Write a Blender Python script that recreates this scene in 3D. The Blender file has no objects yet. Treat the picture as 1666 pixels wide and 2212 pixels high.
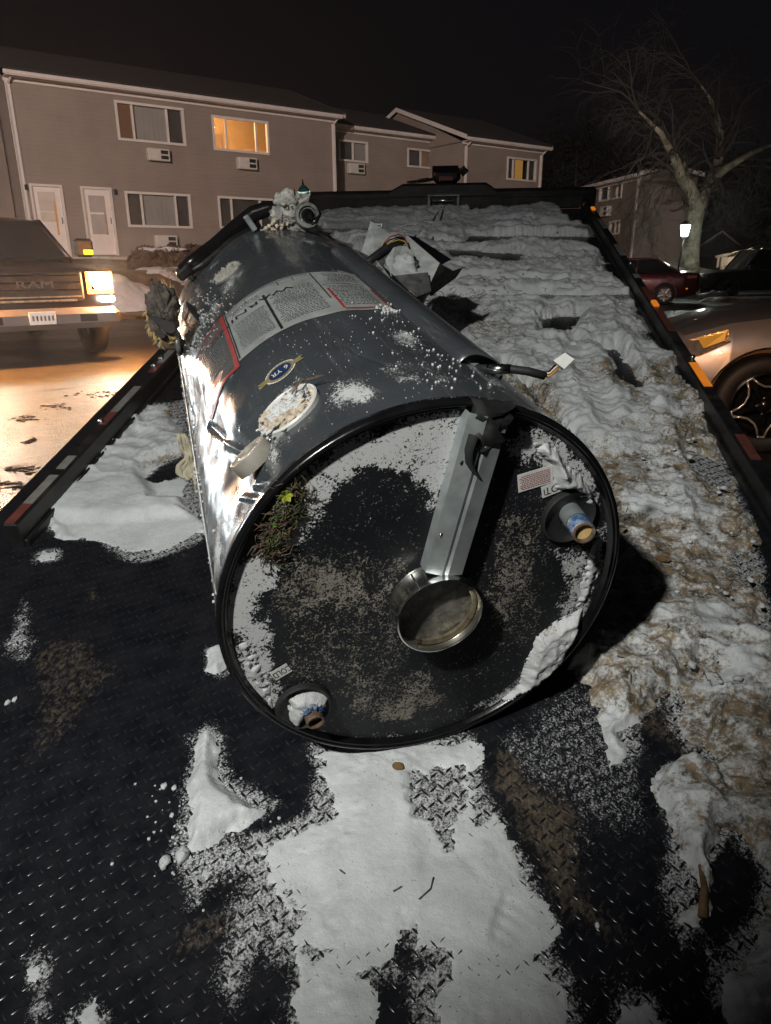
import bpy, math, random
import numpy as np
from mathutils import Vector, Matrix, noise as mnoise

random.seed(7)
HAZE = 0.0013
SC = bpy.context.scene
COL = SC.collection
R_ = math.radians

# ------------------------------------------------------------------ camera
CX, CY, FP = 833.0, 1106.0, 1534.0          # photo units: 1666 x 2212
PITCH, ROLL, CAMH = R_(19.1), R_(0.4), 1.25
CF = np.array([0, math.cos(PITCH), -math.sin(PITCH)])
_d0 = np.array([0, -math.sin(PITCH), -math.cos(PITCH)])
_r0 = np.array([1.0, 0, 0])
CR = _r0 * math.cos(ROLL) + _d0 * math.sin(ROLL)
CD = _d0 * math.cos(ROLL) - _r0 * math.sin(ROLL)
CC = np.array([0, 0, CAMH])
cam = bpy.data.cameras.new('camera')
cam.sensor_fit = 'VERTICAL'; cam.sensor_height = 36.0; cam.lens = 36.0 * FP / 2212
cam.clip_start = 0.05; cam.clip_end = 600
camo = bpy.data.objects.new('camera', cam); COL.objects.link(camo)
camo.matrix_world = Matrix(((CR[0], -CD[0], -CF[0], CC[0]), (CR[1], -CD[1], -CF[1], CC[1]),
                            (CR[2], -CD[2], -CF[2], CC[2]), (0, 0, 0, 1)))
SC.camera = camo

# ------------------------------------------------------------------ world (night sky)
wd = bpy.data.worlds.new("World"); SC.world = wd; wd.use_nodes = True
wn = wd.node_tree.nodes; wl = wd.node_tree.links; wn.clear()
wo = wn.new('ShaderNodeOutputWorld'); wb = wn.new('ShaderNodeBackground'); wt = wn.new('ShaderNodeTexCoord')
ws = wn.new('ShaderNodeSeparateXYZ'); wr = wn.new('ShaderNodeValToRGB'); wno = wn.new('ShaderNodeTexNoise')
wm = wn.new('ShaderNodeMath'); wm.operation = 'MULTIPLY_ADD'
wno.inputs['Scale'].default_value = 1.6; wno.inputs['Detail'].default_value = 4
wl.new(wt.outputs['Generated'], ws.inputs[0]); wl.new(wt.outputs['Generated'], wno.inputs['Vector'])
wl.new(wno.outputs['Fac'], wm.inputs[0]); wm.inputs[1].default_value = 0.12; wl.new(ws.outputs['Z'], wm.inputs[2])
wl.new(wm.outputs[0], wr.inputs[0]); wl.new(wr.outputs[0], wb.inputs[0]); wl.new(wb.outputs[0], wo.inputs[0])
wr.color_ramp.elements[0].position = 0.0; wr.color_ramp.elements[0].color = (0.0040, 0.0036, 0.0040, 1)
wr.color_ramp.elements[1].position = 0.6; wr.color_ramp.elements[1].color = (0.0022, 0.0023, 0.0034, 1)
wb.inputs[1].default_value = 1.0

def lamp(name, kind, loc, target, energy, col, size=0.1, spot=None, blend=0.3):
    d = bpy.data.lights.new(name, kind); d.energy = energy; d.color = col
    if kind in ('SPOT', 'POINT'): d.shadow_soft_size = size
    if kind == 'SPOT': d.spot_size = R_(spot); d.spot_blend = blend
    o = bpy.data.objects.new(name, d); COL.objects.link(o); o.location = loc
    if target is not None:
        o.rotation_euler = (Vector(target) - Vector(loc)).to_track_quat('-Z', 'Y').to_euler()
    return o
# unseen work lamp behind left of camera; cone edge stands in for a shadow
lamp('work_lamp', 'SPOT', (-1.15, -0.95, 2.75), (-0.42, 2.45, 0.62), 450, (1.0, 1.0, 0.93), 0.06, 59, 0.60)
# street lamp of the parking lot behind the camera; the second is added
lamp('unseen_lamp', 'SPOT', (-8.0, -12.0, 9.5), (-4.0, 30, 6.2), 48000, (1.0, 0.80, 0.70), 0.4, 46, 0.6)
lamp('unseen_lamp', 'SPOT', (27.0, 20.0, 9.5), (9.5, 36, 5.0), 1900, (1.0, 0.86, 0.70), 0.4, 44, 0.7)  # added lamp right of frame, to brighten the second building and tree
# head lamps of a second vehicle standing left of the bed, outside the frame
for _x, _y in ((-6.9, 6.9), (-5.7, 8.3)): lamp('side_headlamp', 'SPOT', (_x, _y, 0.95), (-0.3, 1.5, 0.85), 420, (0.88, 0.97, 1.0), 0.09, 30, 0.6)
# head lamps of the pickup
SC.view_settings.view_transform = 'Standard'; SC.view_settings.look = 'None'
SC.view_settings.exposure = 0.0; SC.view_settings.gamma = 1.0
SC.view_settings.use_curve_mapping = False

# ------------------------------------------------------------------ geometry of the photograph
def ray(x, y):
    v = CR * (x - CX) + CD * (y - CY) + CF * FP
    return v / np.linalg.norm(v)
def hitz(x, y, z):
    r = ray(x, y); return CC + r * (z - CC[2]) / r[2]
def hity(x, y, Y):
    r = ray(x, y); return CC + r * Y / r[1]
# tow bed frame: u across, v up the slope, w off the plate
BD = ray(1027, 60); _az = math.atan2(BD[0], BD[1])
BU = np.array([math.cos(_az), -math.sin(_az), 0.0]); BW = np.cross(BU, BD)
BH = 1.18
BO = CC - BW * BH
def bedpt(x, y, w=0.0):
    r = ray(x, y); t = -(BH - w) / (r @ BW); P = r * t
    return (float(P @ BU), float(P @ BD))
def bedV(x, y, v):
    r = ray(x, y); P = r * (v / (r @ BD)); return (float(P @ BU), float(P @ BW + BH))
def bw(u, v, w): return BO + BU * u + BD * v + BW * w
def frame(o, x, y, z):
    return Matrix(((x[0], y[0], z[0], o[0]), (x[1], y[1], z[1], o[1]), (x[2], y[2], z[2], o[2]), (0, 0, 0, 1)))
BEDM = frame(BO, BU, BD, BW)
# water heater frame
HA_, HE_ = -0.39597, -0.03582
HR, HL = 0.3624, 1.5587
HA = math.cos(HE_) * (math.sin(HA_) * BU + math.cos(HA_) * BD) + math.sin(HE_) * BW
HP = math.cos(HA_) * BU - math.sin(HA_) * BD
HQ = np.cross(HP, HA)
HC = bw(-0.0455, 0.9352, HR + 0.0017)
HEATM = frame(HC, HP, HQ, -HA)          # local: x=P, y=Q, z toward the viewer (out of the cap)
def hloc(X):
    o = np.asarray(X) - HC; return (float(o @ HP), float(o @ HQ), float(-(o @ HA)))
def cyl(th, s, r=HR):                    # heater-local point, th in degrees, s = distance from the cap end
    t = R_(th); return (r * math.cos(t), r * math.sin(t), -s)
def cap(x, y, dep=0.0):                  # photo point -> cap plane (p, q), dep = how far behind the rim
    r = ray(x, y); o = CC - HC - HA * dep; X = o - r * (o @ HA) / (r @ HA)
    return (float(X @ HP), float(X @ HQ))
def cylpix(x, y, RR=HR):
    r = ray(x, y); o = CC - HC; a = r - HA * (r @ HA); b = o - HA * (o @ HA)
    k = max(0.0, (a @ b) ** 2 - (a @ a) * (b @ b - RR * RR)); t = (-(a @ b) - math.sqrt(k)) / (a @ a); X = o + r * t
    return (math.degrees(math.atan2(X @ HQ, X @ HP)), float(X @ HA))
def depthpt(x, y, zc):                   # point seen at photo (x,y) at camera depth zc
    return CC + ((CR * (x - CX) + CD * (y - CY)) / FP + CF) * zc
# building frame: E along the facade, N away from us
BE = np.array([0.80355, 0.59524, 0.0]); BN = np.array([-BE[1], BE[0], 0.0])
BP = np.array([-9.590, 25.5, 0.0])
BLDM = frame(BP, BE, BN, np.array([0, 0, 1.0]))
def fac(x, y, off=0.0):
    r = ray(x, y); t = ((BP + BN * off - CC) @ BN) / (r @ BN); P = CC + r * t
    return (float((P - BP) @ BE), float(P[2]))

# ------------------------------------------------------------------ noise in numpy
def _hash(ix, iy, seed):
    h = (ix.astype(np.int64) * 374761393 + iy.astype(np.int64) * 668265263 + seed * 974634777) & 0x7fffffff
    h = ((h ^ (h >> 13)) * 1274126177) & 0x7fffffff
    return ((h ^ (h >> 16)) & 0xffff) / 65535.0
def vn(x, y, seed=0):
    ix = np.floor(x); iy = np.floor(y); fx = x - ix; fy = y - iy
    fx = fx * fx * (3 - 2 * fx); fy = fy * fy * (3 - 2 * fy)
    a = _hash(ix, iy, seed); b = _hash(ix + 1, iy, seed); c = _hash(ix, iy + 1, seed); d = _hash(ix + 1, iy + 1, seed)
    return (a * (1 - fx) + b * fx) * (1 - fy) + (c * (1 - fx) + d * fx) * fy
def fbm(x, y, o=4, seed=0):
    r = 0; a = 0.5; t = 0
    for i in range(o):
        r = r + a * vn(x, y, seed + i * 17); t += a; a *= 0.5; x = x * 2.03 + 3.1; y = y * 2.03 + 1.7
    return r / t
def sdf(px, py, poly):
    p = np.asarray(poly, float); d = np.full(px.shape, 1e9); ins = np.zeros(px.shape, bool)
    for i in range(len(p)):
        ax, ay = p[i]; bx, by = p[(i + 1) % len(p)]
        ex, ey = bx - ax, by - ay; wx, wy = px - ax, py - ay
        t = np.clip((wx * ex + wy * ey) / (ex * ex + ey * ey + 1e-12), 0, 1)
        d = np.minimum(d, (wx - ex * t) ** 2 + (wy - ey * t) ** 2)
        c = ((ay > py) != (by > py)) & (px < ex * (py - ay) / (ey + 1e-12) + ax)
        ins ^= c
    d = np.sqrt(d); return np.where(ins, d, -d)
def sstep(a, b, x):
    t = np.clip((x - a) / (b - a), 0, 1); return t * t * (3 - 2 * t)

# ------------------------------------------------------------------ materials
class NT:
    def __init__(s, name):
        s.m = bpy.data.materials.new(name); s.m.use_nodes = True
        s.t = s.m.node_tree; s.n = s.t.nodes; s.l = s.t.links
        s.b = s.n['Principled BSDF']; s.out = s.n['Material Output']
        s.co = s.n.new('ShaderNodeTexCoord').outputs['Object']
    def noise(s, scale, det=4, rough=0.55, vec=None, out='Fac', dist=0.0):
        n = s.n.new('ShaderNodeTexNoise'); n.inputs['Scale'].default_value = scale
        n.inputs['Detail'].default_value = det; n.inputs['Roughness'].default_value = rough
        n.inputs['Distortion'].default_value = dist
        s.l.new(vec or s.co, n.inputs['Vector']); return n.outputs[out]
    def mapv(s, sc, vec=None):
        m = s.n.new('ShaderNodeMapping'); m.inputs['Scale'].default_value = sc
        s.l.new(vec or s.co, m.inputs['Vector']); return m.outputs[0]
    def val(s, sock, v):
        if isinstance(v, (int, float)): sock.default_value = v
        elif isinstance(v, tuple): sock.default_value = (*v, 1) if len(v) == 3 else v
        else: s.l.new(v, sock)
    def math(s, op, a, b=0.0, c=0.0, clamp=False):
        m = s.n.new('ShaderNodeMath'); m.operation = op; m.use_clamp = clamp
        s.val(m.inputs[0], a); s.val(m.inputs[1], b); s.val(m.inputs[2], c); return m.outputs[0]
    def ramp(s, f, lo, hi):
        m = s.n.new('ShaderNodeMapRange'); m.inputs['From Min'].default_value = lo; m.inputs['From Max'].default_value = hi
        s.l.new(f, m.inputs['Value']); return m.outputs['Result']
    def mix(s, f, a, b):
        m = s.n.new('ShaderNodeMix'); m.data_type = 'RGBA'
        s.val(m.inputs[0], f); s.val(m.inputs[6], a); s.val(m.inputs[7], b); return m.outputs[2]
    def attr(s, name):
        a = s.n.new('ShaderNodeAttribute'); a.attribute_name = name; return a.outputs['Fac']
    def bump(s, h, st=0.3, dist=0.01):
        b = s.n.new('ShaderNodeBump'); b.inputs['Strength'].default_value = st; b.inputs['Distance'].default_value = dist
        s.l.new(h, b.inputs['Height']); s.l.new(b.outputs[0], s.b.inputs['Normal']); return b
    def set(s, **k):
        for a, v in k.items():
            s.val(s.b.inputs[{'col': 'Base Color', 'rough': 'Roughness', 'metal': 'Metallic', 'coat': 'Coat Weight',
                              'spec': 'Specular IOR Level', 'em': 'Emission Color', 'es': 'Emission Strength',
                              'alpha': 'Alpha', 'trans': 'Transmission Weight', 'ior': 'IOR', 'coatr': 'Coat Roughness'}[a]], v)
        return s.m
def pm(name, col, rough=0.5, metal=0.0, var=0.25, scale=12, bump=0.15, bscale=60, bdist=0.002, dirt=None, **k):
    t = NT(name); n = t.noise(scale, 5)
    dk = tuple(c * (1 - var) for c in col); lt = tuple(min(1, c * (1 + var)) for c in col)
    c = t.mix(t.ramp(n, 0.3, 0.7), dk, lt)
    if dirt: c = t.mix(t.math('MULTIPLY', t.ramp(t.noise(scale * 0.7, 6, 0.7), 0.5, 0.68), 0.75, clamp=True), c, dirt)
    t.set(col=c, rough=t.math('MULTIPLY_ADD', n, 0.2, rough - 0.1, clamp=True), metal=metal, **k)
    if bump: t.bump(t.noise(bscale, 3), bump, bdist)
    return t.m
def emis(name, col, st):
    t = NT(name); t.set(col=(0.02, 0.02, 0.02), em=col, es=st, rough=0.3)
    n = t.noise(30, 2); t.set(es=t.math('MULTIPLY_ADD', n, st * 0.3, st * 0.85)); return t.m
def glass(name, tint=(0.92, 0.92, 0.90), refl=0.12, op=0.1):
    t = NT(name); tr = t.n.new('ShaderNodeBsdfTransparent'); tr.inputs[0].default_value = (*tint, 1)
    gl = t.n.new('ShaderNodeBsdfGlossy'); gl.inputs['Roughness'].default_value = 0.06
    fr = t.n.new('ShaderNodeFresnel'); mx = t.n.new('ShaderNodeMixShader')
    ge = t.n.new('ShaderNodeNewGeometry'); f = t.math('MULTIPLY', t.math('MULTIPLY_ADD', fr.outputs[0], 1.0, refl * 0.3, clamp=True), t.math('SUBTRACT', 1.0, ge.outputs['Backfacing']))
    t.l.new(f, mx.inputs[0]); t.l.new(tr.outputs[0], mx.inputs[1]); t.l.new(gl.outputs[0], mx.inputs[2])
    t.l.new(mx.outputs[0], t.out.inputs[0]); return t.m

M = {}
# snow with dirt carried by the attribute "dirt"
def snow_mat(name, base=(0.66, 0.68, 0.70), bs=1.0, sc=1.0, ra=False):
    t = NT(name); d = t.attr('dirt'); rf = t.attr('rough') if ra else 1.0
    n1 = t.noise(9 * sc, 6, 0.65); n2 = t.noise(120 * sc, 4, 0.7); n3 = t.noise(320 * sc, 2, 0.6)
    c = t.mix(t.ramp(n1, 0.3, 0.72), tuple(b * 0.66 for b in base), base); c = t.mix(t.math('MULTIPLY', t.ramp(n3, .42, .62), t.math('MULTIPLY', rf, .45)), c, tuple(b * .55 for b in base))
    m = t.math('ADD', t.math('MINIMUM', d, .68), t.math('ADD', t.math('MULTIPLY', t.math('SUBTRACT', n2, 0.5), 1.5), t.math('MULTIPLY', t.math('SUBTRACT', t.noise(26 * sc, 5, .7, dist=.6), 0.5), 1.5)))
    m2 = t.math('MULTIPLY', t.ramp(m, 0.38, 0.78), t.math('GREATER_THAN', d, 0.02))
    c = t.mix(m2, c, t.mix(t.ramp(t.noise(30 * sc, 3), 0.35, 0.65), (0.060, 0.044, 0.028), (0.26, 0.19, 0.115)))
    sp = t.ramp(t.noise(210 * sc, 2, 0.5), 0.71, 0.74)
    c = t.mix(t.math('MULTIPLY', sp, 0.8), c, (0.05, 0.035, 0.02))
    t.set(col=c, rough=t.ramp(n3, 0.1, 0.9), spec=0.35)
    h = t.math('ADD', t.math('MULTIPLY', n1, 2.0), t.math('MULTIPLY', t.math('ADD', t.math('MULTIPLY', n2, 1.1), t.math('MULTIPLY', n3, 0.5)), t.math('MULTIPLY_ADD', rf, .9, .35) if ra else 1.0))
    t.bump(h, 0.42 * bs, 0.007 / sc); return t.m
M['snow'] = snow_mat('snow', ra=True); M['snowl'] = snow_mat('snow_lump'); M['snowfar'] = snow_mat('snow_lot', (0.60, 0.60, 0.62), 1.0, 0.15)
# bed plate: black paint, frost and dirt by attribute
t = NT('bed_plate_paint')
fr = t.attr('frost'); dr = t.attr('dirt')
n1 = t.noise(14, 6, 0.7); n2 = t.noise(230, 5, 0.75); n3 = t.noise(60, 4, 0.7, vec=t.mapv((1.6, 0.9, 1)))
c = t.mix(t.ramp(n1, 0.35, 0.7), (0.005, 0.0056, 0.008), (0.014, 0.0145, 0.0185))
dm = t.math('MULTIPLY', t.ramp(t.math('ADD', t.math('MULTIPLY', dr, 0.62), t.math('MULTIPLY', n3, 0.75)), 0.60, 0.85), t.math('GREATER_THAN', dr, 0.01))
c = t.mix(t.math('MULTIPLY', dm, 0.9, clamp=True), c, t.mix(t.ramp(n2, 0.35, 0.7), (0.045, 0.035, 0.026), (0.21, 0.16, 0.11)))
fm = t.math('MULTIPLY', t.ramp(t.math('ADD', t.math('MULTIPLY', fr, 0.55), t.math('ADD', t.math('MULTIPLY', n2, 0.65), t.math('MULTIPLY', n3, 0.35))), 0.70, 0.82), t.math('GREATER_THAN', fr, 0.01))
fm = t.math('MULTIPLY', fm, 1.0, clamp=True)
c = t.mix(fm, c, (0.55, 0.56, 0.58))
t.set(col=c, rough=t.math('ADD', t.math('MULTIPLY', n1, 0.30), t.math('MULTIPLY_ADD', fm, 0.4, t.math('MULTIPLY_ADD', dm, 0.25, 0.16)), clamp=True), spec=0.5)
t.bump(t.math('ADD', t.math('MULTIPLY', n2, 0.3), fm), 0.35, 0.002); M['plate'] = t.m
t = NT('tread_lug_paint'); n1 = t.noise(60, 4)
t.set(col=t.mix(t.ramp(n1, 0.3, 0.7), (0.007, 0.007, 0.009), (0.020, 0.020, 0.022)), rough=t.math('MULTIPLY_ADD', n1, .3, .12), spec=0.6); M['lug'] = t.m
M['black'] = pm('black_steel', (0.008, 0.008, 0.009), 0.45, 0, 0.4, 14, 0.35, 70, dirt=(0.045, 0.038, 0.032))
M['blacks'] = pm('black_gloss', (0.006, 0.006, 0.007), 0.2, 0, 0.4, 20, 0.1, 60)
M['rubber'] = pm('black_rubber', (0.012, 0.012, 0.013), 0.6, 0, 0.4, 30, 0.3, 90)
M['tape_w'] = pm('reflector_white', (0.26, 0.25, 0.235), 0.35, 0.2, 0.12, 40, 0.1, 200, dirt=(0.15, 0.12, 0.1))
M['tape_r'] = pm('reflector_red', (0.15, 0.045, 0.035), 0.35, 0.1, 0.2, 40, 0.1, 200, dirt=(0.08, 0.04, 0.03))
M['amber'] = emis('amber_lens', (1.0, 0.28, 0.02), .55)
M['zinc'] = pm('galvanised_sheet', (0.40, 0.44, 0.45), 0.42, 0.65, 0.30, 16, 0.22, 45, dirt=(0.50, 0.52, 0.53))
M['zincd'] = pm('dull_zinc', (0.28, 0.29, 0.28), 0.5, 0.7, 0.3, 30, 0.2, 80, dirt=(0.06, 0.05, 0.04))
M['steel'] = pm('bright_steel', (0.62, 0.62, 0.60), 0.22, 1.0, 0.12, 25, 0.05, 60)
M['white'] = pm('white_plastic', (0.62, 0.62, 0.60), 0.4, 0, 0.06, 20, 0.05, 60)
M['foam'] = pm('beige_foam', (0.50, 0.42, 0.33), 0.9, 0, 0.35, 60, 0.9, 90, 0.006)
M['ptfe'] = pm('blue_thread_tape', (0.03, 0.09, 0.22), 0.5, 0, 0.4, 60, 0.4, 120, dirt=(.55, .55, .56))
M['gold'] = pm('amber_plastic_liner', (0.55, 0.28, 0.08), 0.4, 0, 0.2, 40, 0.1, 60)
M['goldd'] = pm('pale_gold_plug', (0.60, 0.42, 0.18), 0.45, 0, 0.2, 40, 0.1, 60)
M['paper'] = pm('white_sticker', (0.60, 0.60, 0.58), 0.45, 0, 0.08, 40, 0.0)
M['paperg'] = pm('grey_sticker', (0.27, 0.28, 0.28), 0.38, 0, 0.16, 14, 0.35, 22, dirt=(.14, .14, .14))
M['ink'] = pm('black_ink', (0.015, 0.015, 0.015), 0.5, 0, 0.2, 40, 0)
M['inkr'] = pm('red_ink', (0.27, 0.030, 0.026), 0.55, 0, 0.2, 40, 0)
M['inkb'] = pm('navy_ink', (0.015, 0.030, 0.085), 0.4, 0, 0.2, 40, 0)
M['inkg'] = pm('gold_ink', (0.30, 0.24, 0.13), 0.35, 0.3, 0.2, 60, 0)
M['wy'] = pm('yellow_wire', (0.38, 0.27, 0.05), 0.4, 0, 0.1, 40, 0)
M['wr'] = pm('red_wire', (0.25, 0.04, 0.03), 0.4, 0, 0.1, 40, 0)
M['ww'] = pm('white_wire', (0.6, 0.58, 0.5), 0.4, 0, 0.1, 40, 0)
M['wb'] = pm('blue_wire', (0.05, 0.05, 0.25), 0.4, 0, 0.1, 40, 0)
M['grass'] = pm('dry_grass', (0.50, 0.36, 0.15), 0.7, 0, 0.5, 90, 0)
M['moss'] = pm('green_moss', (0.06, 0.085, 0.025), 0.8, 0, 0.5, 90, 0)
M['leafy'] = pm('yellow_leaf', (0.30, 0.33, 0.03), 0.5, 0, 0.3, 90, 0)
M['leafg'] = pm('green_leaf', (0.10, 0.32, 0.02), 0.5, 0, 0.3, 90, 0)
M['cloth'] = pm('cream_cloth', (0.42, 0.38, 0.28), 0.85, 0, 0.2, 30, 0.6, 120, 0.004)
M['rust'] = pm('rusty_iron', (0.11, 0.07, 0.045), 0.7, 0.2, 0.5, 40, 0.7, 60, 0.006, dirt=(0.25, 0.23, 0.20))
# heater jacket
t = NT('jacket_paint'); fr = t.attr('frost'); gl = t.attr('crust')
n1 = t.noise(5, 4); n2 = t.noise(260, 4, 0.8); n3 = t.noise(26, 5, 0.7, vec=t.mapv((1, 1, 0.5)), dist=0.6); n4 = t.noise(420, 2, 0.6)
c = t.mix(t.ramp(n1, 0.3, 0.7), (0.036, 0.041, 0.047), (0.054, 0.060, 0.067))
fm = t.ramp(t.math('ADD', t.math('MULTIPLY', fr, 0.50), t.math('ADD', t.math('MULTIPLY', n2, 0.60), t.math('MULTIPLY', n3, 0.40))), 0.725, 0.765)
sf = t.noise(16, 6, 0.75, vec=t.mapv((1.5, 1.5, .16)), dist=.3); sc_ = t.math('MULTIPLY', t.ramp(sf, .56, .70), .50, clamp=True); c = t.mix(sc_, c, (.17, .17, .165))
sg_ = t.noise(70, 3, 0.6, vec=t.mapv((.5, .5, 1.6)), dist=1.2); c = t.mix(t.math('MULTIPLY', t.ramp(sg_, .70, .73), .5, clamp=True), c, (.24, .24, .24))
fm = t.math('MULTIPLY', fm, 0.9, clamp=True)
c = t.mix(fm, c, (0.52, 0.53, 0.53))
t.set(col=c, rough=t.math('ADD', t.math('MULTIPLY', n3, 0.16), t.math('MULTIPLY_ADD', fm, 0.45, 0.20), clamp=True), spec=0.6, coat=0.25)
t.bump(t.math('ADD', t.math('MULTIPLY', n1, 1.5), t.math('ADD', fm, t.math('MULTIPLY', n3, 0.35))), 0.30, 0.004); M['jacket'] = t.m
# cap with speckle
t = NT('cap_paint'); fr = t.attr('frost'); dr = t.attr('dirt')
n2 = t.noise(240, 2.5, 0.6, dist=0.8); n3 = t.noise(38, 4, 0.65); n1 = t.noise(9, 4)
c = t.mix(t.ramp(n1, 0.3, 0.7), (0.008, 0.009, 0.011), (0.016, 0.017, 0.020))
sp = t.ramp(t.math('ADD', t.math('MULTIPLY', dr, 0.35), t.math('MULTIPLY_ADD', n3, 0.22, t.math('MULTIPLY', n2, 0.75))), 0.655, 0.675)
sp = t.math('MULTIPLY', sp, 0.75, clamp=True)
c = t.mix(sp, c, t.mix(t.ramp(n3, 0.4, 0.6), (0.20, 0.17, 0.13), (0.33, 0.30, 0.26)))
fm = t.ramp(t.math('ADD', t.math('MULTIPLY', fr, 0.62), t.math('MULTIPLY_ADD', n3, 0.45, t.math('MULTIPLY', n2, 0.85))), 0.955, 1.00)
fm = t.math('MULTIPLY', fm, 1.0, clamp=True)
c = t.mix(t.math('MULTIPLY', fm, .95), c, (0.56, 0.56, 0.57))
t.set(col=c, rough=t.math('MULTIPLY_ADD', fm, 0.5, 0.42, clamp=True), spec=0.25)
t.bump(t.math('ADD', sp, t.math('MULTIPLY', fm, 2.0)), 0.5, 0.002); M['cap'] = t.m

# ------------------------------------------------------------------ mesh helpers
class MB:
    def __init__(s): s.v = []; s.f = []; s.mi = []; s.sm = []
    def add(s, v, f, mi=0, smooth=False):
        o = len(s.v); s.v.extend([tuple(map(float, p)) for p in v])
        for q in f: s.f.append([i + o for i in q]); s.mi.append(mi); s.sm.append(smooth)
    def box(s, c, d, rot=None, mi=0, bev=0.0):
        hx, hy, hz = d[0] / 2, d[1] / 2, d[2] / 2
        if bev > 0:
            b = min(bev, hx * .9, hy * .9, hz * .9); pts = []; idx = {}
            for sx in (-1, 1):
                for sy in (-1, 1):
                    for sz in (-1, 1):
                        for k, q in enumerate(((hx, hy - b, hz - b), (hx - b, hy, hz - b), (hx - b, hy - b, hz))):
                            idx[(sx, sy, sz, k)] = len(pts); pts.append((sx * q[0], sy * q[1], sz * q[2]))
            F = []
            g = lambda a, bb, cc, k: idx[(a, bb, cc, k)]
            for sg in (-1, 1):
                for k, (A) in enumerate((0, 1, 2)):
                    o = [(-1, -1), (1, -1), (1, 1), (-1, 1)]
                    q = []
                    for a, bb in o:
                        t3 = [a, bb]; t3.insert(k, sg); q.append(g(*t3, k))
                    F.append(q if (sg > 0) != (k == 1) else q[::-1])
            for k in range(3):
                k1, k2 = (k + 1) % 3, (k + 2) % 3
                for s1 in (-1, 1):
                    for s2 in (-1, 1):
                        q = []
                        for sk in (-1, 1):
                            a = [0, 0, 0]; a[k] = sk; a[k1] = s1; a[k2] = s2; q.append((g(*a, k1), g(*a, k2)))
                        F.append([q[0][0], q[1][0], q[1][1], q[0][1]])
            for sx in (-1, 1):
                for sy in (-1, 1):
                    for sz in (-1, 1): F.append([g(sx, sy, sz, 0), g(sx, sy, sz, 1), g(sx, sy, sz, 2)])
        else:
            pts = [(sx * hx, sy * hy, sz * hz) for sx in (-1, 1) for sy in (-1, 1) for sz in (-1, 1)]
            F = [(0, 1, 3, 2), (4, 6, 7, 5), (0, 4, 5, 1), (2, 3, 7, 6), (0, 2, 6, 4), (1, 5, 7, 3)]
        if rot is not None: pts = [tuple(rot @ Vector(p)) for p in pts]
        s.add([(p[0] + c[0], p[1] + c[1], p[2] + c[2]) for p in pts], F, mi); return s
    def tube(s, path, r, n=8, mi=0, caps=True, smooth=True, flat=1.0):
        P = [Vector(p) for p in path]; rr = r if isinstance(r, (list, tuple)) else [r] * len(P)
        up = None; rings = []
        for i, p in enumerate(P):
            d = (P[min(i + 1, len(P) - 1)] - P[max(i - 1, 0)]).normalized()
            if up is None: up = d.orthogonal().normalized()
            up = (up - d * up.dot(d))
            if up.length < 1e-6: up = d.orthogonal()
            up.normalize(); sd = d.cross(up)
            rings.append([p + (up * math.cos(a) + sd * math.sin(a) * flat) * rr[i] for a in [2 * math.pi * k / n for k in range(n)]])
        v = [q for rg in rings for q in rg]; F = []
        for i in range(len(P) - 1):
            for k in range(n):
                a = i * n + k; b = i * n + (k + 1) % n; F.append((a, b, b + n, a + n))
        if caps: F.append(tuple(range(n))[::-1]); F.append(tuple(range((len(P) - 1) * n, len(P) * n)))
        s.add(v, F, mi, smooth); return s
    def lathe(s, prof, n=32, fr=None, mi=0, smooth=True, a0=0, a1=2 * math.pi, closed=True):
        # prof: (r, z) pairs; fr maps local points
        m = n if closed else n + 1; v = []; F = []
        for r, z in prof:
            for k in range(m):
                a = a0 + (a1 - a0) * k / n; v.append((r * math.cos(a), r * math.sin(a), z))
        for i in range(len(prof) - 1):
            for k in range(n):
                a = i * m + k; b = i * m + (k + 1) % m; F.append((a, b, b + m, a + m))
        if fr is not None: v = [tuple(fr @ Vector(p)) for p in v]
        s.add(v, F, mi, smooth); return s
    def prism(s, poly, h, fr=None, mi=0, smooth=False):
        n = len(poly); v = [(x, y, 0) for x, y in poly] + [(x, y, h) for x, y in poly]
        F = [tuple(range(n))[::-1], tuple(range(n, 2 * n))] + [(i, (i + 1) % n, n + (i + 1) % n, n + i) for i in range(n)]
        if fr is not None: v = [tuple(fr @ Vector(p)) for p in v]
        s.add(v, F, mi, smooth); return s
    def sheet(s, pts, th, mi=0):     # a flat polygon given thickness
        P = [Vector(p) for p in pts]; nn = (P[1] - P[0]).cross(P[2] - P[0]).normalized() * th; n = len(P)
        v = P + [p + nn for p in P]
        F = [tuple(range(n))[::-1], tuple(range(n, 2 * n))] + [(i, (i + 1) % n, n + (i + 1) % n, n + i) for i in range(n)]
        s.add(v, F, mi); return s
    def blob(s, c, r, seed=0, amp=0.35, n=10, mi=0, freq=2.0):
        v = []; F = []; m = n * 2
        for i in range(n + 1):
            ph = math.pi * i / n
            for k in range(m):
                a = 2 * math.pi * k / m; d = Vector((math.sin(ph) * math.cos(a), math.sin(ph) * math.sin(a), math.cos(ph)))
                q = 1 + amp * (mnoise.noise(d * freq + Vector((seed * 3.7, seed, -seed))) + .5 * mnoise.noise(d * freq * 2.7 + Vector((seed, 0, 9))))
                v.append((c[0] + d.x * r[0] * q, c[1] + d.y * r[1] * q, c[2] + d.z * r[2] * q))
        for i in range(n):
            for k in range(m):
                a = i * m + k; b = i * m + (k + 1) % m; F.append((a, a + m, b + m, b))
        s.add(v, F, mi, True); return s
    def build(s, name, mats, parent=None, angle=None):
        return mk(name, s.v, s.f, mats, parent, s.mi, s.sm, angle)
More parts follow.
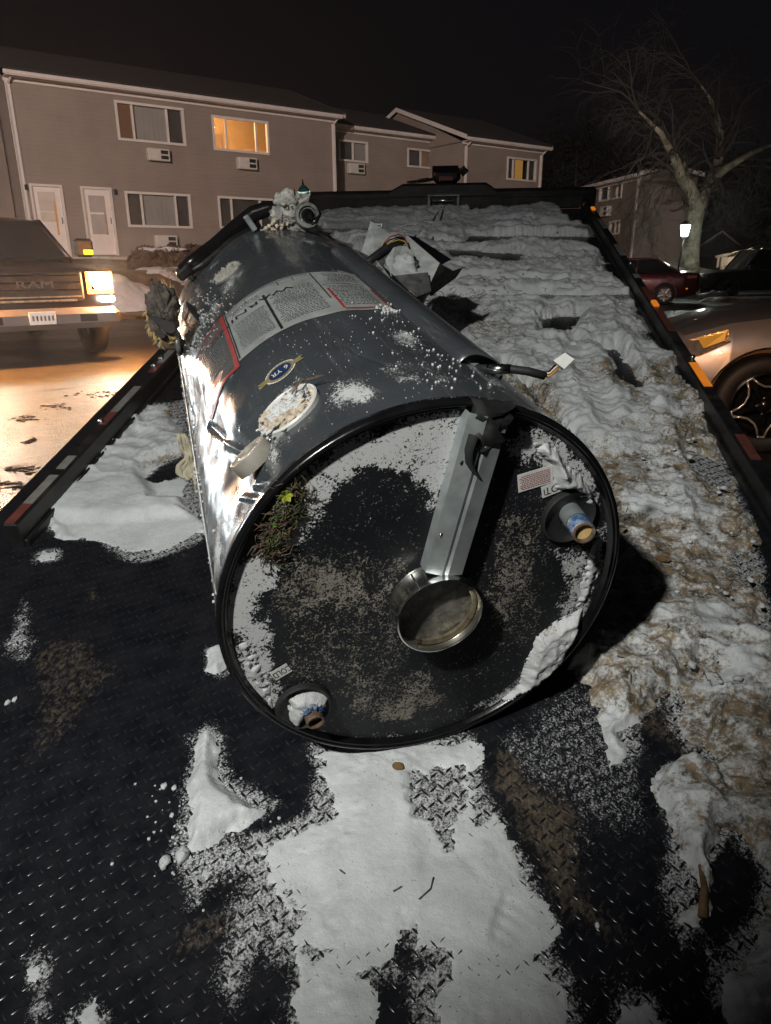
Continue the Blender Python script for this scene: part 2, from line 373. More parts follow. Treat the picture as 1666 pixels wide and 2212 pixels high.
def mk(name, v, f, mats, parent=None, mi=None, sm=None, angle=None):
    me = bpy.data.meshes.new(name); me.from_pydata([tuple(p) for p in v], [], [tuple(q) for q in f])
    if not isinstance(mats, (list, tuple)): mats = [mats]
    for m in mats: me.materials.append(m)
    if mi: me.polygons.foreach_set('material_index', mi)
    if sm is True: me.polygons.foreach_set('use_smooth', [True] * len(me.polygons))
    elif sm: me.polygons.foreach_set('use_smooth', sm)
    me.validate(); me.update()
    if angle: 
        me.polygons.foreach_set('use_smooth', [True] * len(me.polygons)); me.set_sharp_from_angle(angle=R_(angle))
    o = bpy.data.objects.new(name, me); COL.objects.link(o)
    if parent: o.parent = parent
    return o
def fastmesh(name, V, Q, mat, parent=None, attrs=None, smooth=True):
    me = bpy.data.meshes.new(name); V = np.asarray(V, np.float32); Q = np.asarray(Q, np.int32)
    me.vertices.add(len(V)); me.vertices.foreach_set('co', V.ravel())
    me.loops.add(Q.size); me.loops.foreach_set('vertex_index', Q.ravel())
    me.polygons.add(len(Q)); me.polygons.foreach_set('loop_start', np.arange(0, Q.size, Q.shape[1], dtype=np.int32))
    me.polygons.foreach_set('loop_total', np.full(len(Q), Q.shape[1], np.int32))
    if smooth: me.polygons.foreach_set('use_smooth', np.ones(len(Q), bool))
    me.materials.append(mat); me.update(calc_edges=True); me.validate()
    for k, a in (attrs or {}).items():
        at = me.attributes.new(k, 'FLOAT', 'POINT'); at.data.foreach_set('value', np.asarray(a, np.float32).ravel())
    o = bpy.data.objects.new(name, me); COL.objects.link(o)
    if parent: o.parent = parent
    return o
def gridmesh(name, X, Y, Z, mat, keep=None, parent=None, attrs=None, flip=False):
    h, w = X.shape; idx = np.arange(h * w).reshape(h, w)
    a, b, c, d = idx[:-1, :-1], idx[:-1, 1:], idx[1:, 1:], idx[1:, :-1]
    Q = np.stack([a, b, c, d] if not flip else [a, d, c, b], -1).reshape(-1, 4)
    if keep is not None:
        kf = (keep[:-1, :-1] | keep[:-1, 1:] | keep[1:, 1:] | keep[1:, :-1]).ravel(); Q = Q[kf]
    V = np.stack([X, Y, Z], -1).reshape(-1, 3)
    us = np.zeros(len(V), bool); us[Q.ravel()] = True; mp = np.cumsum(us) - 1
    at = {k: np.broadcast_to(v, X.shape).ravel()[us] for k, v in (attrs or {}).items()}
    return fastmesh(name, V[us], mp[Q], mat, parent, at)
def tag(o, label=None, cat=None, group=None, kind=None):
    if label: o['label'] = label
    if cat: o['category'] = cat
    if group: o['group'] = group
    if kind: o['kind'] = kind
    return o
def thing(name, mat4, label, cat, group=None):
    o = bpy.data.objects.new(name, None); COL.objects.link(o); o.empty_display_size = 0.2
    o.matrix_world = mat4 if isinstance(mat4, Matrix) else Matrix.Translation(mat4)
    return tag(o, label, cat, group)
def copy_tree(o, parent=None):
    c = o.copy(); COL.objects.link(c)
    if parent: c.parent = parent
    for ch in list(o.children): copy_tree(ch, c)
    return c
def boolean(o, cutters):
    for i, c in enumerate(cutters):
        m = o.modifiers.new('cut%d' % i, 'BOOLEAN'); m.object = c; m.operation = 'DIFFERENCE'; m.solver = 'EXACT'
    dg = bpy.context.evaluated_depsgraph_get(); dg.update()
    me = bpy.data.meshes.new_from_object(o.evaluated_get(dg)); old = o.data
    o.modifiers.clear(); o.data = me
    for c in cutters: bpy.data.objects.remove(c)
    return o
_tc = {}
def text_mesh(txt, size=1.0):
    """glyph outlines as flat faces (x right, y up), centred"""
    cu = bpy.data.curves.new('t', 'FONT'); cu.body = txt; cu.size = size; cu.align_x = 'CENTER'; cu.align_y = 'CENTER'
    cu.resolution_u = 3
    o = bpy.data.objects.new('t', cu); COL.objects.link(o)
    dg = bpy.context.evaluated_depsgraph_get(); dg.update()
    me = bpy.data.meshes.new_from_object(o.evaluated_get(dg))
    v = [tuple(p.co) for p in me.vertices]; f = [tuple(p.vertices) for p in me.polygons]
    bpy.data.objects.remove(o); bpy.data.meshes.remove(me); return v, f

# ------------------------------------------------------------------ ground
def ycurb(x):
    x = np.asarray(x, float); return np.where(x < 6.4, 19.4 + (x + 6.2) * 0.741, 28.74 + (x - 6.4) * 0.02)
def gz(x, y):
    d = (np.asarray(y, float) - ycurb(x)) * np.where(np.asarray(x) < 6.4, 0.803, 1.0)
    k = 1 - 0.5 * sstep(11.5, 15.0, np.asarray(x, float)); return 0.15 * (d > 0) + (1.0 * sstep(0.0, 2.8, d) + 0.38 * sstep(2.8, 6.5, d)) * k
# wet asphalt sheet
t = NT('wet_asphalt'); n1 = t.noise(0.55, 6, 0.65); n2 = t.noise(55, 4, 0.7); n3 = t.noise(6, 5, 0.7); n4 = t.noise(180, 2)
c = t.mix(t.ramp(n2, 0.3, 0.7), (0.012, 0.011, 0.011), (0.042, 0.039, 0.036))
c = t.mix(t.math('MULTIPLY', t.ramp(n3, 0.62, 0.72), 0.6, clamp=True), c, (0.012, 0.011, 0.011))
t.set(col=c, rough=t.math('MULTIPLY_ADD', n1, 0.55, t.math('MULTIPLY_ADD', n3, 0.25, -0.02), clamp=True), spec=0.55)
t.bump(t.math('ADD', t.math('MULTIPLY', n2, 1.6), t.math('ADD', t.math('MULTIPLY', n4, .8), t.math('MULTIPLY', n3, 2.4))), 1.0, 0.012); M['asphalt'] = t.m
tag(mk('parking_lot', [(-250, -120, 0), (250, -120, 0), (250, 400, 0), (-250, 400, 0)], [(0, 1, 2, 3)], M['asphalt']), kind='structure')
M['bank'] = pm('mulch_and_grass', (0.085, 0.052, 0.034), 0.95, 0, 0.6, 3.0, 0.9, 14, 0.05)
xs = np.linspace(-34, 60, 320); 
X = np.repeat(xs[None], 60, 0); D = np.concatenate([[0, 0.002], np.linspace(0.05, 9, 46), np.geomspace(9.6, 120, 12)])[:, None]
Y = ycurb(X) + D / 0.85; Z = gz(X, Y + 0.001) + (fbm(X * 1.3, Y * 1.3, 4, 3) - 0.5) * 0.16 * sstep(0, 1, D)
Z[0] = -0.05; Y[0] += 0.0
tag(gridmesh('grass_bank', X, Y, Z, M['bank']), kind='structure')
# kerb
kb = MB(); M['kerb'] = pm('concrete_kerb', (0.30, 0.28, 0.26), 0.85, 0, 0.25, 6, 0.3, 40)
for i in range(len(xs) - 1):
    a = (xs[i], float(ycurb(xs[i]))); b = (xs[i + 1], float(ycurb(xs[i + 1])))
    kb.add([(a[0], a[1] - .16, 0), (b[0], b[1] - .16, 0), (b[0], b[1] - .15, .14), (a[0], a[1] - .15, .14), (b[0], b[1] + .02, .155), (a[0], a[1] + .02, .155)], [(0, 1, 2, 3), (3, 2, 4, 5)])
tag(kb.build('kerb', M['kerb']), kind='structure')
# snow lying on the bank and along the lot: sheets following the terrain, ragged edges
def snow_sheet(name, poly, h, step, mat, base=None, sd=0, rag=0.5, sc=1.0, lump=0.25):
    p = np.array(poly); x0, y0 = p.min(0) - .3; x1, y1 = p.max(0) + .3
    X, Y = np.meshgrid(np.arange(x0, x1, step), np.arange(y0, y1, step))
    wx = X + (fbm(X * 2 / sc, Y * 2 / sc, 4, sd) - .5) * rag; wy = Y + (fbm(X * 2 / sc, Y * 2 / sc, 4, sd + 5) - .5) * rag
    d = sdf(wx, wy, poly); hh = h * sstep(0, min(h * 2.2, 1.2) * sc, d) * (1 - lump + lump * 2 * fbm(X * 1.6 / sc, Y * 1.6 / sc, 4, sd + 9)) + 0.04 * (fbm(X * 5, Y * 5, 3, sd + 2) - .5)
    b = gz(X, Y) if base is None else base
    Z = b + np.where(d > 0, hh, -0.06)
    return tag(gridmesh(name, X, Y, Z, mat, keep=(d > 0), attrs={'dirt': 0.12 + 0.5 * (fbm(X, Y, 4, sd + 30) > .58)}), kind='stuff')
# ------------------------------------------------------------------ tow truck bed
truck = thing('tow_truck', BEDM, 'black tilted rollback tow truck bed of tread plate with taped side rails and a winch', 'tow truck')
UL, UR, VF = -1.27, 0.892, 5.95
# plate grid with frost / dirt attributes
def pix(poly): return [bedpt(*q) for q in poly]
snow_p = [   # polygon (photo units), thickness, edge width, raggedness
    ([(672, 1622), (700, 1605), (830, 1600), (960, 1590), (1015, 1585), (1040, 1640), (1052, 1720), (1080, 1765), (1120, 1830), (1150, 1890), (1180, 1950), (1200, 2000), (1180, 2030), (1215, 2100), (1225, 2170), (1225, 2230), (930, 2230), (925, 2170), (900, 2110), (860, 2100), (800, 2120), (790, 2230), (640, 2230), (650, 2140), (640, 2060), (620, 2010), (575, 1960), (545, 1900), (540, 1830), (590, 1800), (650, 1770), (680, 1745), (682, 1690)], .011, .02, .045),
    ([(442, 1580), (462, 1568), (482, 1580), (480, 1640), (486, 1690), (530, 1722), (578, 1742), (540, 1770), (500, 1790), (470, 1820), (420, 1840), (385, 1850), (395, 1800), (402, 1750), (395, 1700), (410, 1670), (428, 1645), (428, 1600)], .024, .03, .02),
    ([(255, 880), (300, 874), (395, 868), (400, 960), (425, 1060), (450, 1160), (400, 1180), (330, 1205), (270, 1200), (225, 1165), (150, 1160), (100, 1138), (42, 1140), (85, 1090), (130, 1040), (200, 970), (235, 925), (240, 900)], .026, .04, .05),
    # right field
    ([(640, 445), (760, 432), (850, 437), (900, 452), (950, 457), (1010, 452), (1040, 462), (1110, 455), (1205, 452), (1235, 480), (1285, 488), (1282, 520), (1300, 565), (1350, 580), (1395, 612), (1402, 640), (1372, 650), (1380, 680), (1420, 706), (1396, 722), (1440, 765), (1490, 830), (1530, 910), (1575, 1010), (1600, 1080), (1625, 1160), (1660, 1300), (1690, 1400), (1666, 1500), (1560, 1480), (1500, 1430), (1450, 1480), (1400, 1520), (1360, 1560), (1365, 1620), (1350, 1665), (1330, 1600), (1310, 1540), (1290, 1480), (1240, 1450), (1260, 1380), (1340, 1200), (1250, 1000), (1060, 830), (800, 560), (700, 500)], .034, .05, .06),
    # churned snow at the lower right
    ([(1560, 1380), (1680, 1380), (1700, 1560), (1600, 1580), (1500, 1640), (1500, 1560), (1540, 1500)], .02, .03, .06),
    ([(1432, 1650), (1480, 1640), (1560, 1650), (1590, 1700), (1680, 1690), (1700, 1850), (1640, 1880), (1590, 1800), (1560, 1780), (1520, 1830), (1500, 1900), (1490, 1990), (1455, 2010), (1460, 1900), (1440, 1800), (1425, 1720)], .022, .03, .045),
    ([(1545, 2090), (1600, 2050), (1690, 2040), (1700, 2230), (1580, 2230), (1545, 2150)], .020, .03, .04),
    ([(1330, 2170), (1400, 2160), (1430, 2230), (1320, 2230)], .010, .02, .03),
    ([(1540, 1390), (1700, 1330), (1740, 2260), (1620, 2100), (1600, 2030), (1650, 1900), (1600, 1780), (1560, 1700), (1500, 1620), (1480, 1500)], .016, .05, .07),
    ([(1440, 1440), (1560, 1420), (1560, 1560), (1470, 1620), (1440, 1560)], .012, .04, .06),
    ([(540, 1900), (640, 1980), (650, 2060), (600, 2080), (560, 2010), (520, 1960)], .0045, .02, .05),
    ([(400, 1850), (480, 1840), (560, 1850), (560, 1910), (470, 1900), (410, 1930)], .0040, .02, .05),
    ([(480, 1960), (560, 1940), (560, 2000), (545, 2080), (530, 2160), (500, 2120), (495, 2040)], .004, .012, .03),
    ([(440, 1400), (485, 1385), (500, 1430), (470, 1458), (440, 1450)], .016, .02, .015),
    ([(90, 1190), (130, 1190), (125, 1210), (85, 1215)], .008, .012, .02),
    ([(160, 2190), (200, 2150), (225, 2212), (170, 2230)], .012, .02, .02),
    ([(40, 2080), (90, 2075), (85, 2120), (45, 2120)], .007, .015, .02),
    ([(1335, 1220), (1400, 1180), (1450, 1250), (1500, 1400), (1400, 1480), (1300, 1480), (1260, 1420)], .03, .04, .05),
]
hole_p = [([(318, 1040), (350, 1005), (400, 985), (415, 1000), (405, 1025), (370, 1040), (335, 1048)], .035),
          ([(870, 1670), (920, 1650), (970, 1640), (1010, 1680), (1000, 1740), (985, 1790), (1000, 1850), (955, 1860), (935, 1800), (880, 1770)], .05),
          ([(858, 2000), (885, 1990), (900, 2060), (960, 2080), (880, 2100), (850, 2080)], .03),
          ([(1170, 690), (1215, 682), (1255, 682), (1235, 724), (1168, 726)], .03),
          ([(1308, 755), (1330, 752), (1352, 775), (1400, 838), (1370, 848), (1335, 820)], .04),
          ([(1300, 570), (1340, 572), (1400, 598), (1385, 640), (1320, 600)], .05),
          ([(1010, 510), (1290, 512), (1300, 540), (1150, 528), (1000, 522)], .04), ([(960, 540), (1130, 548), (1120, 568), (980, 565)], .05),
          ([(1080, 800), (1190, 900), (1240, 950), (1150, 850)], .03), ([(760, 560), (800, 600), (860, 640), (930, 720), (1000, 760), (960, 700)], .03),
          ([(1560, 1820), (1640, 1890), (1640, 2000), (1560, 2040), (1510, 1990), (1530, 1900)], .02)]
HALO = [q[0] for q in snow_p]
frost_p = [  # (polygon in photo units, strength)
    ([(0, 1290), (90, 1300), (135, 1350), (110, 1410), (0, 1450)], .62),
    ([(590, 1560), (670, 1640), (670, 1740), (600, 1760), (560, 1640)], .34),
    ([(1160, 1450), (1340, 1460), (1420, 1640), (1420, 1900), (1240, 1860), (1200, 1860), (1140, 1740), (1040, 1600)], .37),
    ([(0, 2020), (180, 2060), (230, 2212), (0, 2212)], .66),
    ([(480, 1800), (660, 1760), (660, 2050), (540, 2080), (480, 1950)], .60),
    ([(640, 2040), (900, 2020), (930, 2212), (640, 2212)], .42),
    ([(880, 1640), (1060, 1660), (1040, 1860), (900, 1870)], .56),
    ([(1230, 2040), (1420, 2060), (1450, 2212), (1220, 2212)], .42),
    ([(160, 1130), (440, 1120), (460, 1230), (300, 1220)], .30),
    ([(1400, 1480), (1666, 1400), (1666, 2212), (1500, 2212), (1430, 1900)], .50),
    ([(420, 1850), (560, 1900), (640, 2212), (500, 2212), (400, 2000)], .40),
    ([(1240, 1850), (1440, 1640), (1460, 1900), (1400, 2100)], .26),
]
dirt_p = [
    ([(160, 1290), (245, 1265), (240, 1310), (180, 1320)], .80),
    ([(0, 1420), (160, 1330), (330, 1420), (250, 1520), (120, 1640), (60, 1800), (0, 1850)], .44),
    ([(300, 1960), (480, 1880), (560, 2060), (400, 2120)], .55),
    ([(1100, 1790), (1260, 1850), (1300, 2000), (1240, 2060), (1170, 1960)], .60),
    ([(1050, 1560), (1180, 1600), (1300, 1800), (1400, 2000), (1300, 2100), (1160, 1900), (1060, 1740)], .62),
    ([(780, 2080), (900, 2080), (920, 2212), (770, 2212)], .60),
    ([(1240, 1420), (1666, 1300), (1666, 1700), (1400, 1660), (1280, 1560)], .5),
    ([(800, 640), (1000, 640), (1260, 960), (1340, 1200), (1240, 1250), (1000, 800)], .8),
]
us = np.linspace(UL - .14, UR, 182); vs = np.linspace(0.0, VF, 420)
gu, gv = np.meshgrid(us, vs)
wu = gu + (fbm(gu * 9, gv * 9, 4, 2) - .5) * .16; wv = gv + (fbm(gu * 9, gv * 9, 4, 8) - .5) * .16
fa = np.zeros_like(gu); da = 0.16 * fbm(gu * 2, gv * 2, 3, 4)
for p, s in frost_p: fa = np.maximum(fa, s * sstep(-.02, .09, sdf(wu, wv, pix(p))))
for p in HALO: fa = np.maximum(fa, .47 * sstep(-.045, .01, sdf(wu * .4 + gu * .6, wv * .4 + gv * .6, pix(p))))
for p, s in dirt_p: da = np.maximum(da, s * sstep(-.02, .08, sdf(wu, wv, pix(p))))
for p, _r in hole_p[:1] + hole_p[2:]: fa = fa * (1 - .7 * sstep(-.01, .02, sdf(wu * .3 + gu * .7, wv * .3 + gv * .7, pix(p))))
FA, DA = fa, da
def samp(A, u, v):
    i = np.clip((np.asarray(v) / VF * 419).round().astype(int), 0, 419); j = np.clip(((np.asarray(u) - UL) / (UR - UL) * 169).round().astype(int), 0, 169)
    return A[i, j]
plate = gridmesh('bed_plate', gu, gv, gu * 0, M['plate'], parent=truck, attrs={'frost': fa, 'dirt': da})
# tread lugs: raised lens-shaped bars alternating in direction, real geometry joined in one part
pit = 0.0142; piv = 0.0310; LV = []; LF = []; rg = np.random.default_rng(3)
prof = [(-.0112, 0), (-.006, .0025), (0, .0034), (.006, .0025), (.0112, 0), (.006, -.0025), (0, -.0034), (-.006, -.0025)]
ii, jj = np.meshgrid(np.arange(int((UR - UL) / pit)), np.arange(int(3.8 / piv)))
cu = UL + .012 + ii.ravel() * pit; par = (ii % 2).ravel(); cv = 0.3 + jj.ravel() * piv + ((ii.ravel() // 2) % 2) * piv * .5 + par * piv * .25
gap = (np.abs(cv - 1.093) < .012); ok = ~gap & (cv < 4.1); cu, cv, par = cu[ok], cv[ok], par[ok]
wear = 1 - 0.5 * fbm(cu * 5, cv * 5, 3, 6)
th = np.where(par == 0, R_(48), R_(-42)) + rg.normal(0, .02, len(cu))
ct, st_ = np.cos(th), np.sin(th)
N8 = len(prof)
V = np.zeros((len(cu), N8 + 3, 3))
for k, (a, b) in enumerate(prof):
    V[:, k, 0] = cu + a * ct - b * st_; V[:, k, 1] = cv + a * st_ + b * ct; V[:, k, 2] = -.0004
for k, a in enumerate((-.0055, 0, .0055)):
    V[:, N8 + k, 0] = cu + a * ct; V[:, N8 + k, 1] = cv + a * st_; V[:, N8 + k, 2] = (.0016 if a else .0022) * wear
lf = [(0, 1, 8), (1, 2, 9), (1, 9, 8), (2, 3, 9), (3, 10, 9), (3, 4, 10), (4, 5, 10), (5, 9, 10), (5, 6, 9), (6, 7, 9), (7, 8, 9), (7, 0, 8)]
lf = np.array([f[::-1] for f in lf]); F = (np.arange(len(cu))[:, None, None] * (N8 + 3) + lf[None]).reshape(-1, 3)
tag(fastmesh('raised_tread', V.reshape(-1, 3), F, M['lug'], truck), kind='stuff')
# frame under the plate, rails
b = MB(); b.box(((UL + UR) / 2 - .06, VF / 2 + .02, -.075), (UR - UL + .16, VF - .02, .13)); b.build('bed_frame', M['black'], truck)
for sg, ue in ((-1, UL), (1, UR)):
    m = MB(); v0 = 1.495; L = VF + .1 - v0
    m.box((ue - sg * .021, v0 + L / 2, .035), (.042, L, .090), bev=.004)
    m.box((ue - sg * .048, v0 + L / 2, .0125), (.012, L - .01, .025), bev=.003)
    m.build('side_rail', M['black'], truck)
    vv = v0 + .04 if sg < 0 else 2.05; k = 0
    # reflector tape on the rail's inner edge, red and white in turn
    tapes = {-1: [('r', 1.50, .10), ('w', 1.60, .16), ('w', 1.80, .08), ('r', 2.10, .10), ('w', 2.20, .22), ('r', 2.56, .09), ('w', 2.65, .16), ('r', 2.82, .04)],
             1: [('r', 1.95, .16), ('a', 2.48, .22), ('r', 3.05, .34), ('r', 3.47, .20), ('w', 3.84, .06), ('w', 4.28, .24), ('w', 4.95, .26)]}[sg]
    for col, a, l in tapes:
        m = MB(); m.box((ue - sg * .0185, a + l / 2, .0812), (.030, l, .0024))
        m.build('reflector_tape', {'w': M['tape_w'], 'r': M['tape_r'], 'a': M['amber']}[col], truck)  # amber piece glows: its reflected light is put in as emission
    for a in ((3.42,) if sg < 0 else (3.40, 5.52)):
        m = MB(); m.box((ue - sg * .02, a, .086), (.026, .07, .014), bev=.004); m.build('marker_light', M['amber'], truck)
    for a in ((2.12, 2.62, 2.70) if sg < 0 else (2.75, 4.1)):
        m = MB(); m.lathe([(.011, 0), (.011, .006), (.006, .011), (0, .012)], 10, Matrix.Translation((ue - sg * .008, a, .0805))); m.build('bolt', M['steel'], truck)
# headboard
hu0, hu1 = -1.33, .955
m = MB(); m.box(((hu0 + hu1) / 2, VF + .06, .07), (hu1 - hu0, .09, .14), bev=.012)
m.box(((hu0 + hu1) / 2, VF + .005, .105), (hu1 - hu0 - .02, .03, .012)); m.build('headboard', M['black'], truck)
m = MB(); m.prism([(-.62, .02), (.25, .02), (.25, .10), (.12, .185), (-.53, .185), (-.66, .12)], .10, Matrix(((1, 0, 0, 0), (0, 0, -1, VF + .09), (0, 1, 0, 0), (0, 0, 0, 1))))
m.build('winch_plate', M['black'], truck)
fl = thing  # fairlead parts
m = MB(); m.box((-.205, VF - .02, .118), (.25, .03, .012), bev=.003); o = m.build('fairlead', M['zincd'], truck)
for x_ in (-.318, -.092): m = MB(); m.box((x_, VF - .03, .06), (.022, .05, .105), bev=.004); m.build('side_plate', M['zincd'], o)
for w in (.082, .026):
    m = MB(); m.tube([(-.305, VF - .035, w), (-.105, VF - .035, w)], .012, 12); m.build('roller', M['steel'], o)
for s_ in (-1, 1):
    m = MB(); m.tube([(-.205 + s_ * .085, VF - .012, .005), (-.205 + s_ * .085, VF - .012, .11)], .009, 10); m.build('roller', M['steel'], o)
m = MB(); m.box((-.19, VF + .16, .235), (.22, .16, .11), bev=.03); m.tube([(-.30, VF + .15, .25), (-.10, VF + .15, .25)], .05, 12); m.build('winch_housing', M['blacks'], truck)
m = MB(); m.box((-.19, VF + .075, .222), (.11, .01, .035), bev=.004); m.build('winch_label', pm('faded_red_label', (.16, .05, .05), .5), truck)
m = MB(); m.tube([(-.42, VF + .12, .185), (-.40, VF + .10, .205), (-.34, VF + .10, .215), (-.30, VF + .12, .21), (-.36, VF + .12, .20), (-.5, VF + .12, .188)], .012, 6)
m.build('strap', M['rubber'], truck); m = MB(); m.tube([(-.10, VF + .1, .25), (-.05, VF + .08, .295), (-.03, VF + .08, .275), (-.07, VF + .08, .24)], .016, 7); m.build('strap', M['rubber'], truck)
m = MB()
m.tube([(-.195, VF - .05, .05), (-.22, 5.3, .03), (-.245, 4.9, .03), (-.262, 4.55, .02)], .0055, 6); m.build('winch_cable', M['zincd'], truck)
m = MB(); m.tube([(-.21, VF - .05, .05), (-.28, 5.35, .03), (-.36, 4.9, .05), (-.40, 4.45, .02)], .0055, 6); m.build('winch_cable', M['zincd'], truck)
m = MB(); m.box((.925, VF + .05, .085), (.012, .07, .09)); m.build('corner_gusset', M['black'], truck)
# the cab and chassis the bed belongs to (mostly hidden below and ahead of the bed)
m = MB(); m.box((-.19, 6.95, -1.1), (2.0, 1.5, .9), bev=.08); m.build('cab', M['black'], truck)
for uu in (-1.0, .62):
    m = MB(); fr_ = Matrix.Translation((uu, 3.3, -.62)) @ Matrix.Rotation(R_(90), 4, 'Y'); m.lathe([(.2, -.1), (.45, -.12), (.48, -.08), (.48, .08), (.45, .12), (.2, .1)], 24, fr_); m.build('wheel', M['rubber'], truck)
# round lamp on the headboard corner
p0 = bedV(655, 403, VF + .06); lt = thing('dome_lamp', BEDM @ Matrix.Translation((p0[0], VF + .06, .14)), 'small green tinted dome lamp standing on the left end of the headboard', 'lamp')
m = MB(); m.lathe([(.0, .062), (.012, .055), (.03, .042), (.045, .022), (.05, .012)], 16); m.build('lamp_shade', pm('teal_glass', (0.05, 0.22, 0.22), 0.2), lt)
m = MB(); m.lathe([(.0, .0), (.047, .0), (.052, .006), (.05, .013)], 16); m.build('lens', emis('cold_white_lens', (0.75, 1.0, 0.9), 0.75), lt)
m = MB(); m.tube([(0, 0, .06), (0, 0, .085), (0, 0, .10)], [.010, .006, .003], 8); m.build('finial', M['black'], lt)

# ------------------------------------------------------------------ snow on the bed
stain_p = [([(980, 680), (1060, 690), (1130, 720), (1160, 760), (1060, 770), (1000, 740)], .42), ([(1060, 780), (1200, 880), (1330, 1060), (1345, 1200), (1280, 1100), (1160, 940)], .62),
           ([(1240, 1420), (1330, 1400), (1420, 1350), (1450, 1420), (1430, 1480), (1380, 1540), (1300, 1520)], .52), ([(1380, 1130), (1450, 1180), (1520, 1250), (1480, 1330), (1400, 1240)], .46),
           ([(1530, 900), (1570, 1000), (1640, 1200), (1666, 1400), (1600, 1350), (1540, 1150), (1440, 950), (1400, 820), (1440, 770)], .33), ([(1330, 920), (1360, 930), (1350, 950), (1320, 940)], .7),
           ([(1490, 980), (1510, 1000), (1500, 1030), (1485, 1010)], .7), ([(1560, 1560), (1666, 1560), (1666, 1700), (1560, 1660)], .35), ([(1440, 1400), (1700, 1330), (1700, 2230), (1560, 2100), (1560, 1800), (1460, 1640)], .20), ([(1240, 1380), (1400, 1200), (1560, 1200), (1560, 1460), (1400, 1560)], .42), ([(848, 1655), (872, 1655), (870, 1672), (850, 1675)], .85),
           ([(880, 1648), (895, 1648), (892, 1655), (880, 1656)], .8), ([(1330, 1100), (1400, 1120), (1560, 1250), (1500, 1300), (1400, 1200)], .38), ([(1300, 760), (1400, 830), (1350, 880), (1300, 830)], .3),
           ([(640, 560), (720, 560), (800, 600), (700, 600)], .3), ([(1320, 840), (1400, 850), (1380, 880), (1330, 870)], .4)]
def bed_snow():
    vv = [0.30]
    while vv[-1] < VF - .03: vv.append(vv[-1] + max(.0036, .0032 * vv[-1]))
    vv = np.array(vv); uu = np.arange(UL + .004, UR - .004, .0046)
    U_, V_ = np.meshgrid(uu, vv); T = np.full(U_.shape, -1.0); n1 = fbm(U_ * 7, V_ * 7, 5, 11) - .5; n2 = fbm(U_ * 7, V_ * 7, 5, 41) - .5
    e1 = fbm(U_ * 60, V_ * 60, 3, 12) - .5; e2 = fbm(U_ * 60, V_ * 60, 3, 14) - .5
    sdm = np.full(U_.shape, -9.0); thin = np.zeros_like(U_)
    for p in ([(870, 1630), (1070, 1640), (1080, 1760), (1030, 1900), (900, 1880)], [(600, 2040), (900, 1980), (1300, 2060), (1240, 2140), (960, 2150), (700, 2120)], [(420, 1840), (680, 1820), (700, 1960), (620, 2100), (480, 2060)], [(670, 1620), (720, 1620), (730, 1760), (670, 1760)], [(1200, 2080), (1330, 2100), (1300, 2212), (1220, 2212)], [(300, 1000), (440, 960), (440, 1080), (320, 1080)], [(100, 1120), (440, 1110), (440, 1200), (240, 1210)]): thin = np.maximum(thin, sstep(-.02, .03, sdf(U_ + n1 * .08, V_ + n2 * .08, pix(p))))
    for p, h, ew, rg_ in snow_p:
        q = pix(p); d = sdf(U_ + n1 * rg_ * 2 + e1 * .014, V_ + n2 * rg_ * 2 + e2 * .014, q)
        Tn = (h * (1 - thin) + np.minimum(h, .0016) * thin) * (sstep(0, ew, d) if h > .012 else (.10 * sstep(0, .004, d) + .90 * sstep(.0, .10, d + .05 * e1))); T = np.where(d > 0, np.maximum(T, Tn), T); sdm = np.maximum(sdm, d)
    for p, rg_ in hole_p:
        d = sdf(U_ + n1 * rg_ * 2 + e1 * .03, V_ + n2 * rg_ * 2 + e2 * .03, pix(p)); d = d - .02 * (fbm(U_ * 40, V_ * 40, 3, 77) - .35)
        T = np.where(d > 0, -1, np.minimum(T, np.maximum(.002, .0 + (-d) * .8))); sdm = np.minimum(sdm, -d)
    # streaks of missing snow in the far part
    far = sstep(3.2, 3.9, V_); stk = fbm(U_ * 1.3 + 4, V_ * 7.5, 4, 91)
    # relief: broad drifts, tread ridges across, small crumbs
    thick = sstep(0, .02, T)
    mass = np.maximum(sstep(-.1, .25, U_ - .30 * sstep(1.25, .95, V_)), sstep(1.6, 2.3, V_))
    drift = (fbm(U_ * 4.2, V_ * 3.6, 5, 21) - .45)
    ridge = 1 - np.abs(2 * fbm(U_ * 8, V_ * 6, 4, 23) - 1) * 2
    rel = (fbm(U_ * 2.2, V_ * 2.0, 5, 21) - .47) * .085 * mass + .012 * mass * np.clip(ridge, 0, 1) ** 2 * sstep(.4, .6, fbm(U_ * 3, V_ * 3, 2, 66)) + (fbm(U_ * 22, V_ * 34, 4, 27) - .5) * (.003 + .014 * mass * sstep(.35, .65, fbm(U_ * 4, V_ * 4, 2, 67)))
    wx_ = U_ + .05 * (fbm(U_ * 9, V_ * 9, 3, 101) - .5); wy_ = V_ + .05 * (fbm(U_ * 9, V_ * 9, 3, 102) - .5)
    rdg = (1 - np.abs(2 * fbm(wx_ * 8, wy_ * 13, 4, 103) - 1)) ** 3; bil = np.abs(2 * fbm(wx_ * 44, wy_ * 52, 3, 104) - 1)
    crust = sstep(.38, .58, fbm(U_ * 3.1, V_ * 3.1, 3, 105))
    rel = rel + mass * (.019 * (rdg - .4) + (.0012 + .0050 * crust) * (bil - .25) * (1 - .6 * far)) + (1 - mass) * (.0009 * (bil - .2) + .004 * (fbm(U_ * 9, V_ * 14, 3, 106) - .5))
    rel = rel * (1 - .8 * thin * (1 - mass)); rgh = np.clip(.15 + mass * (.35 + .6 * crust), 0, 1)
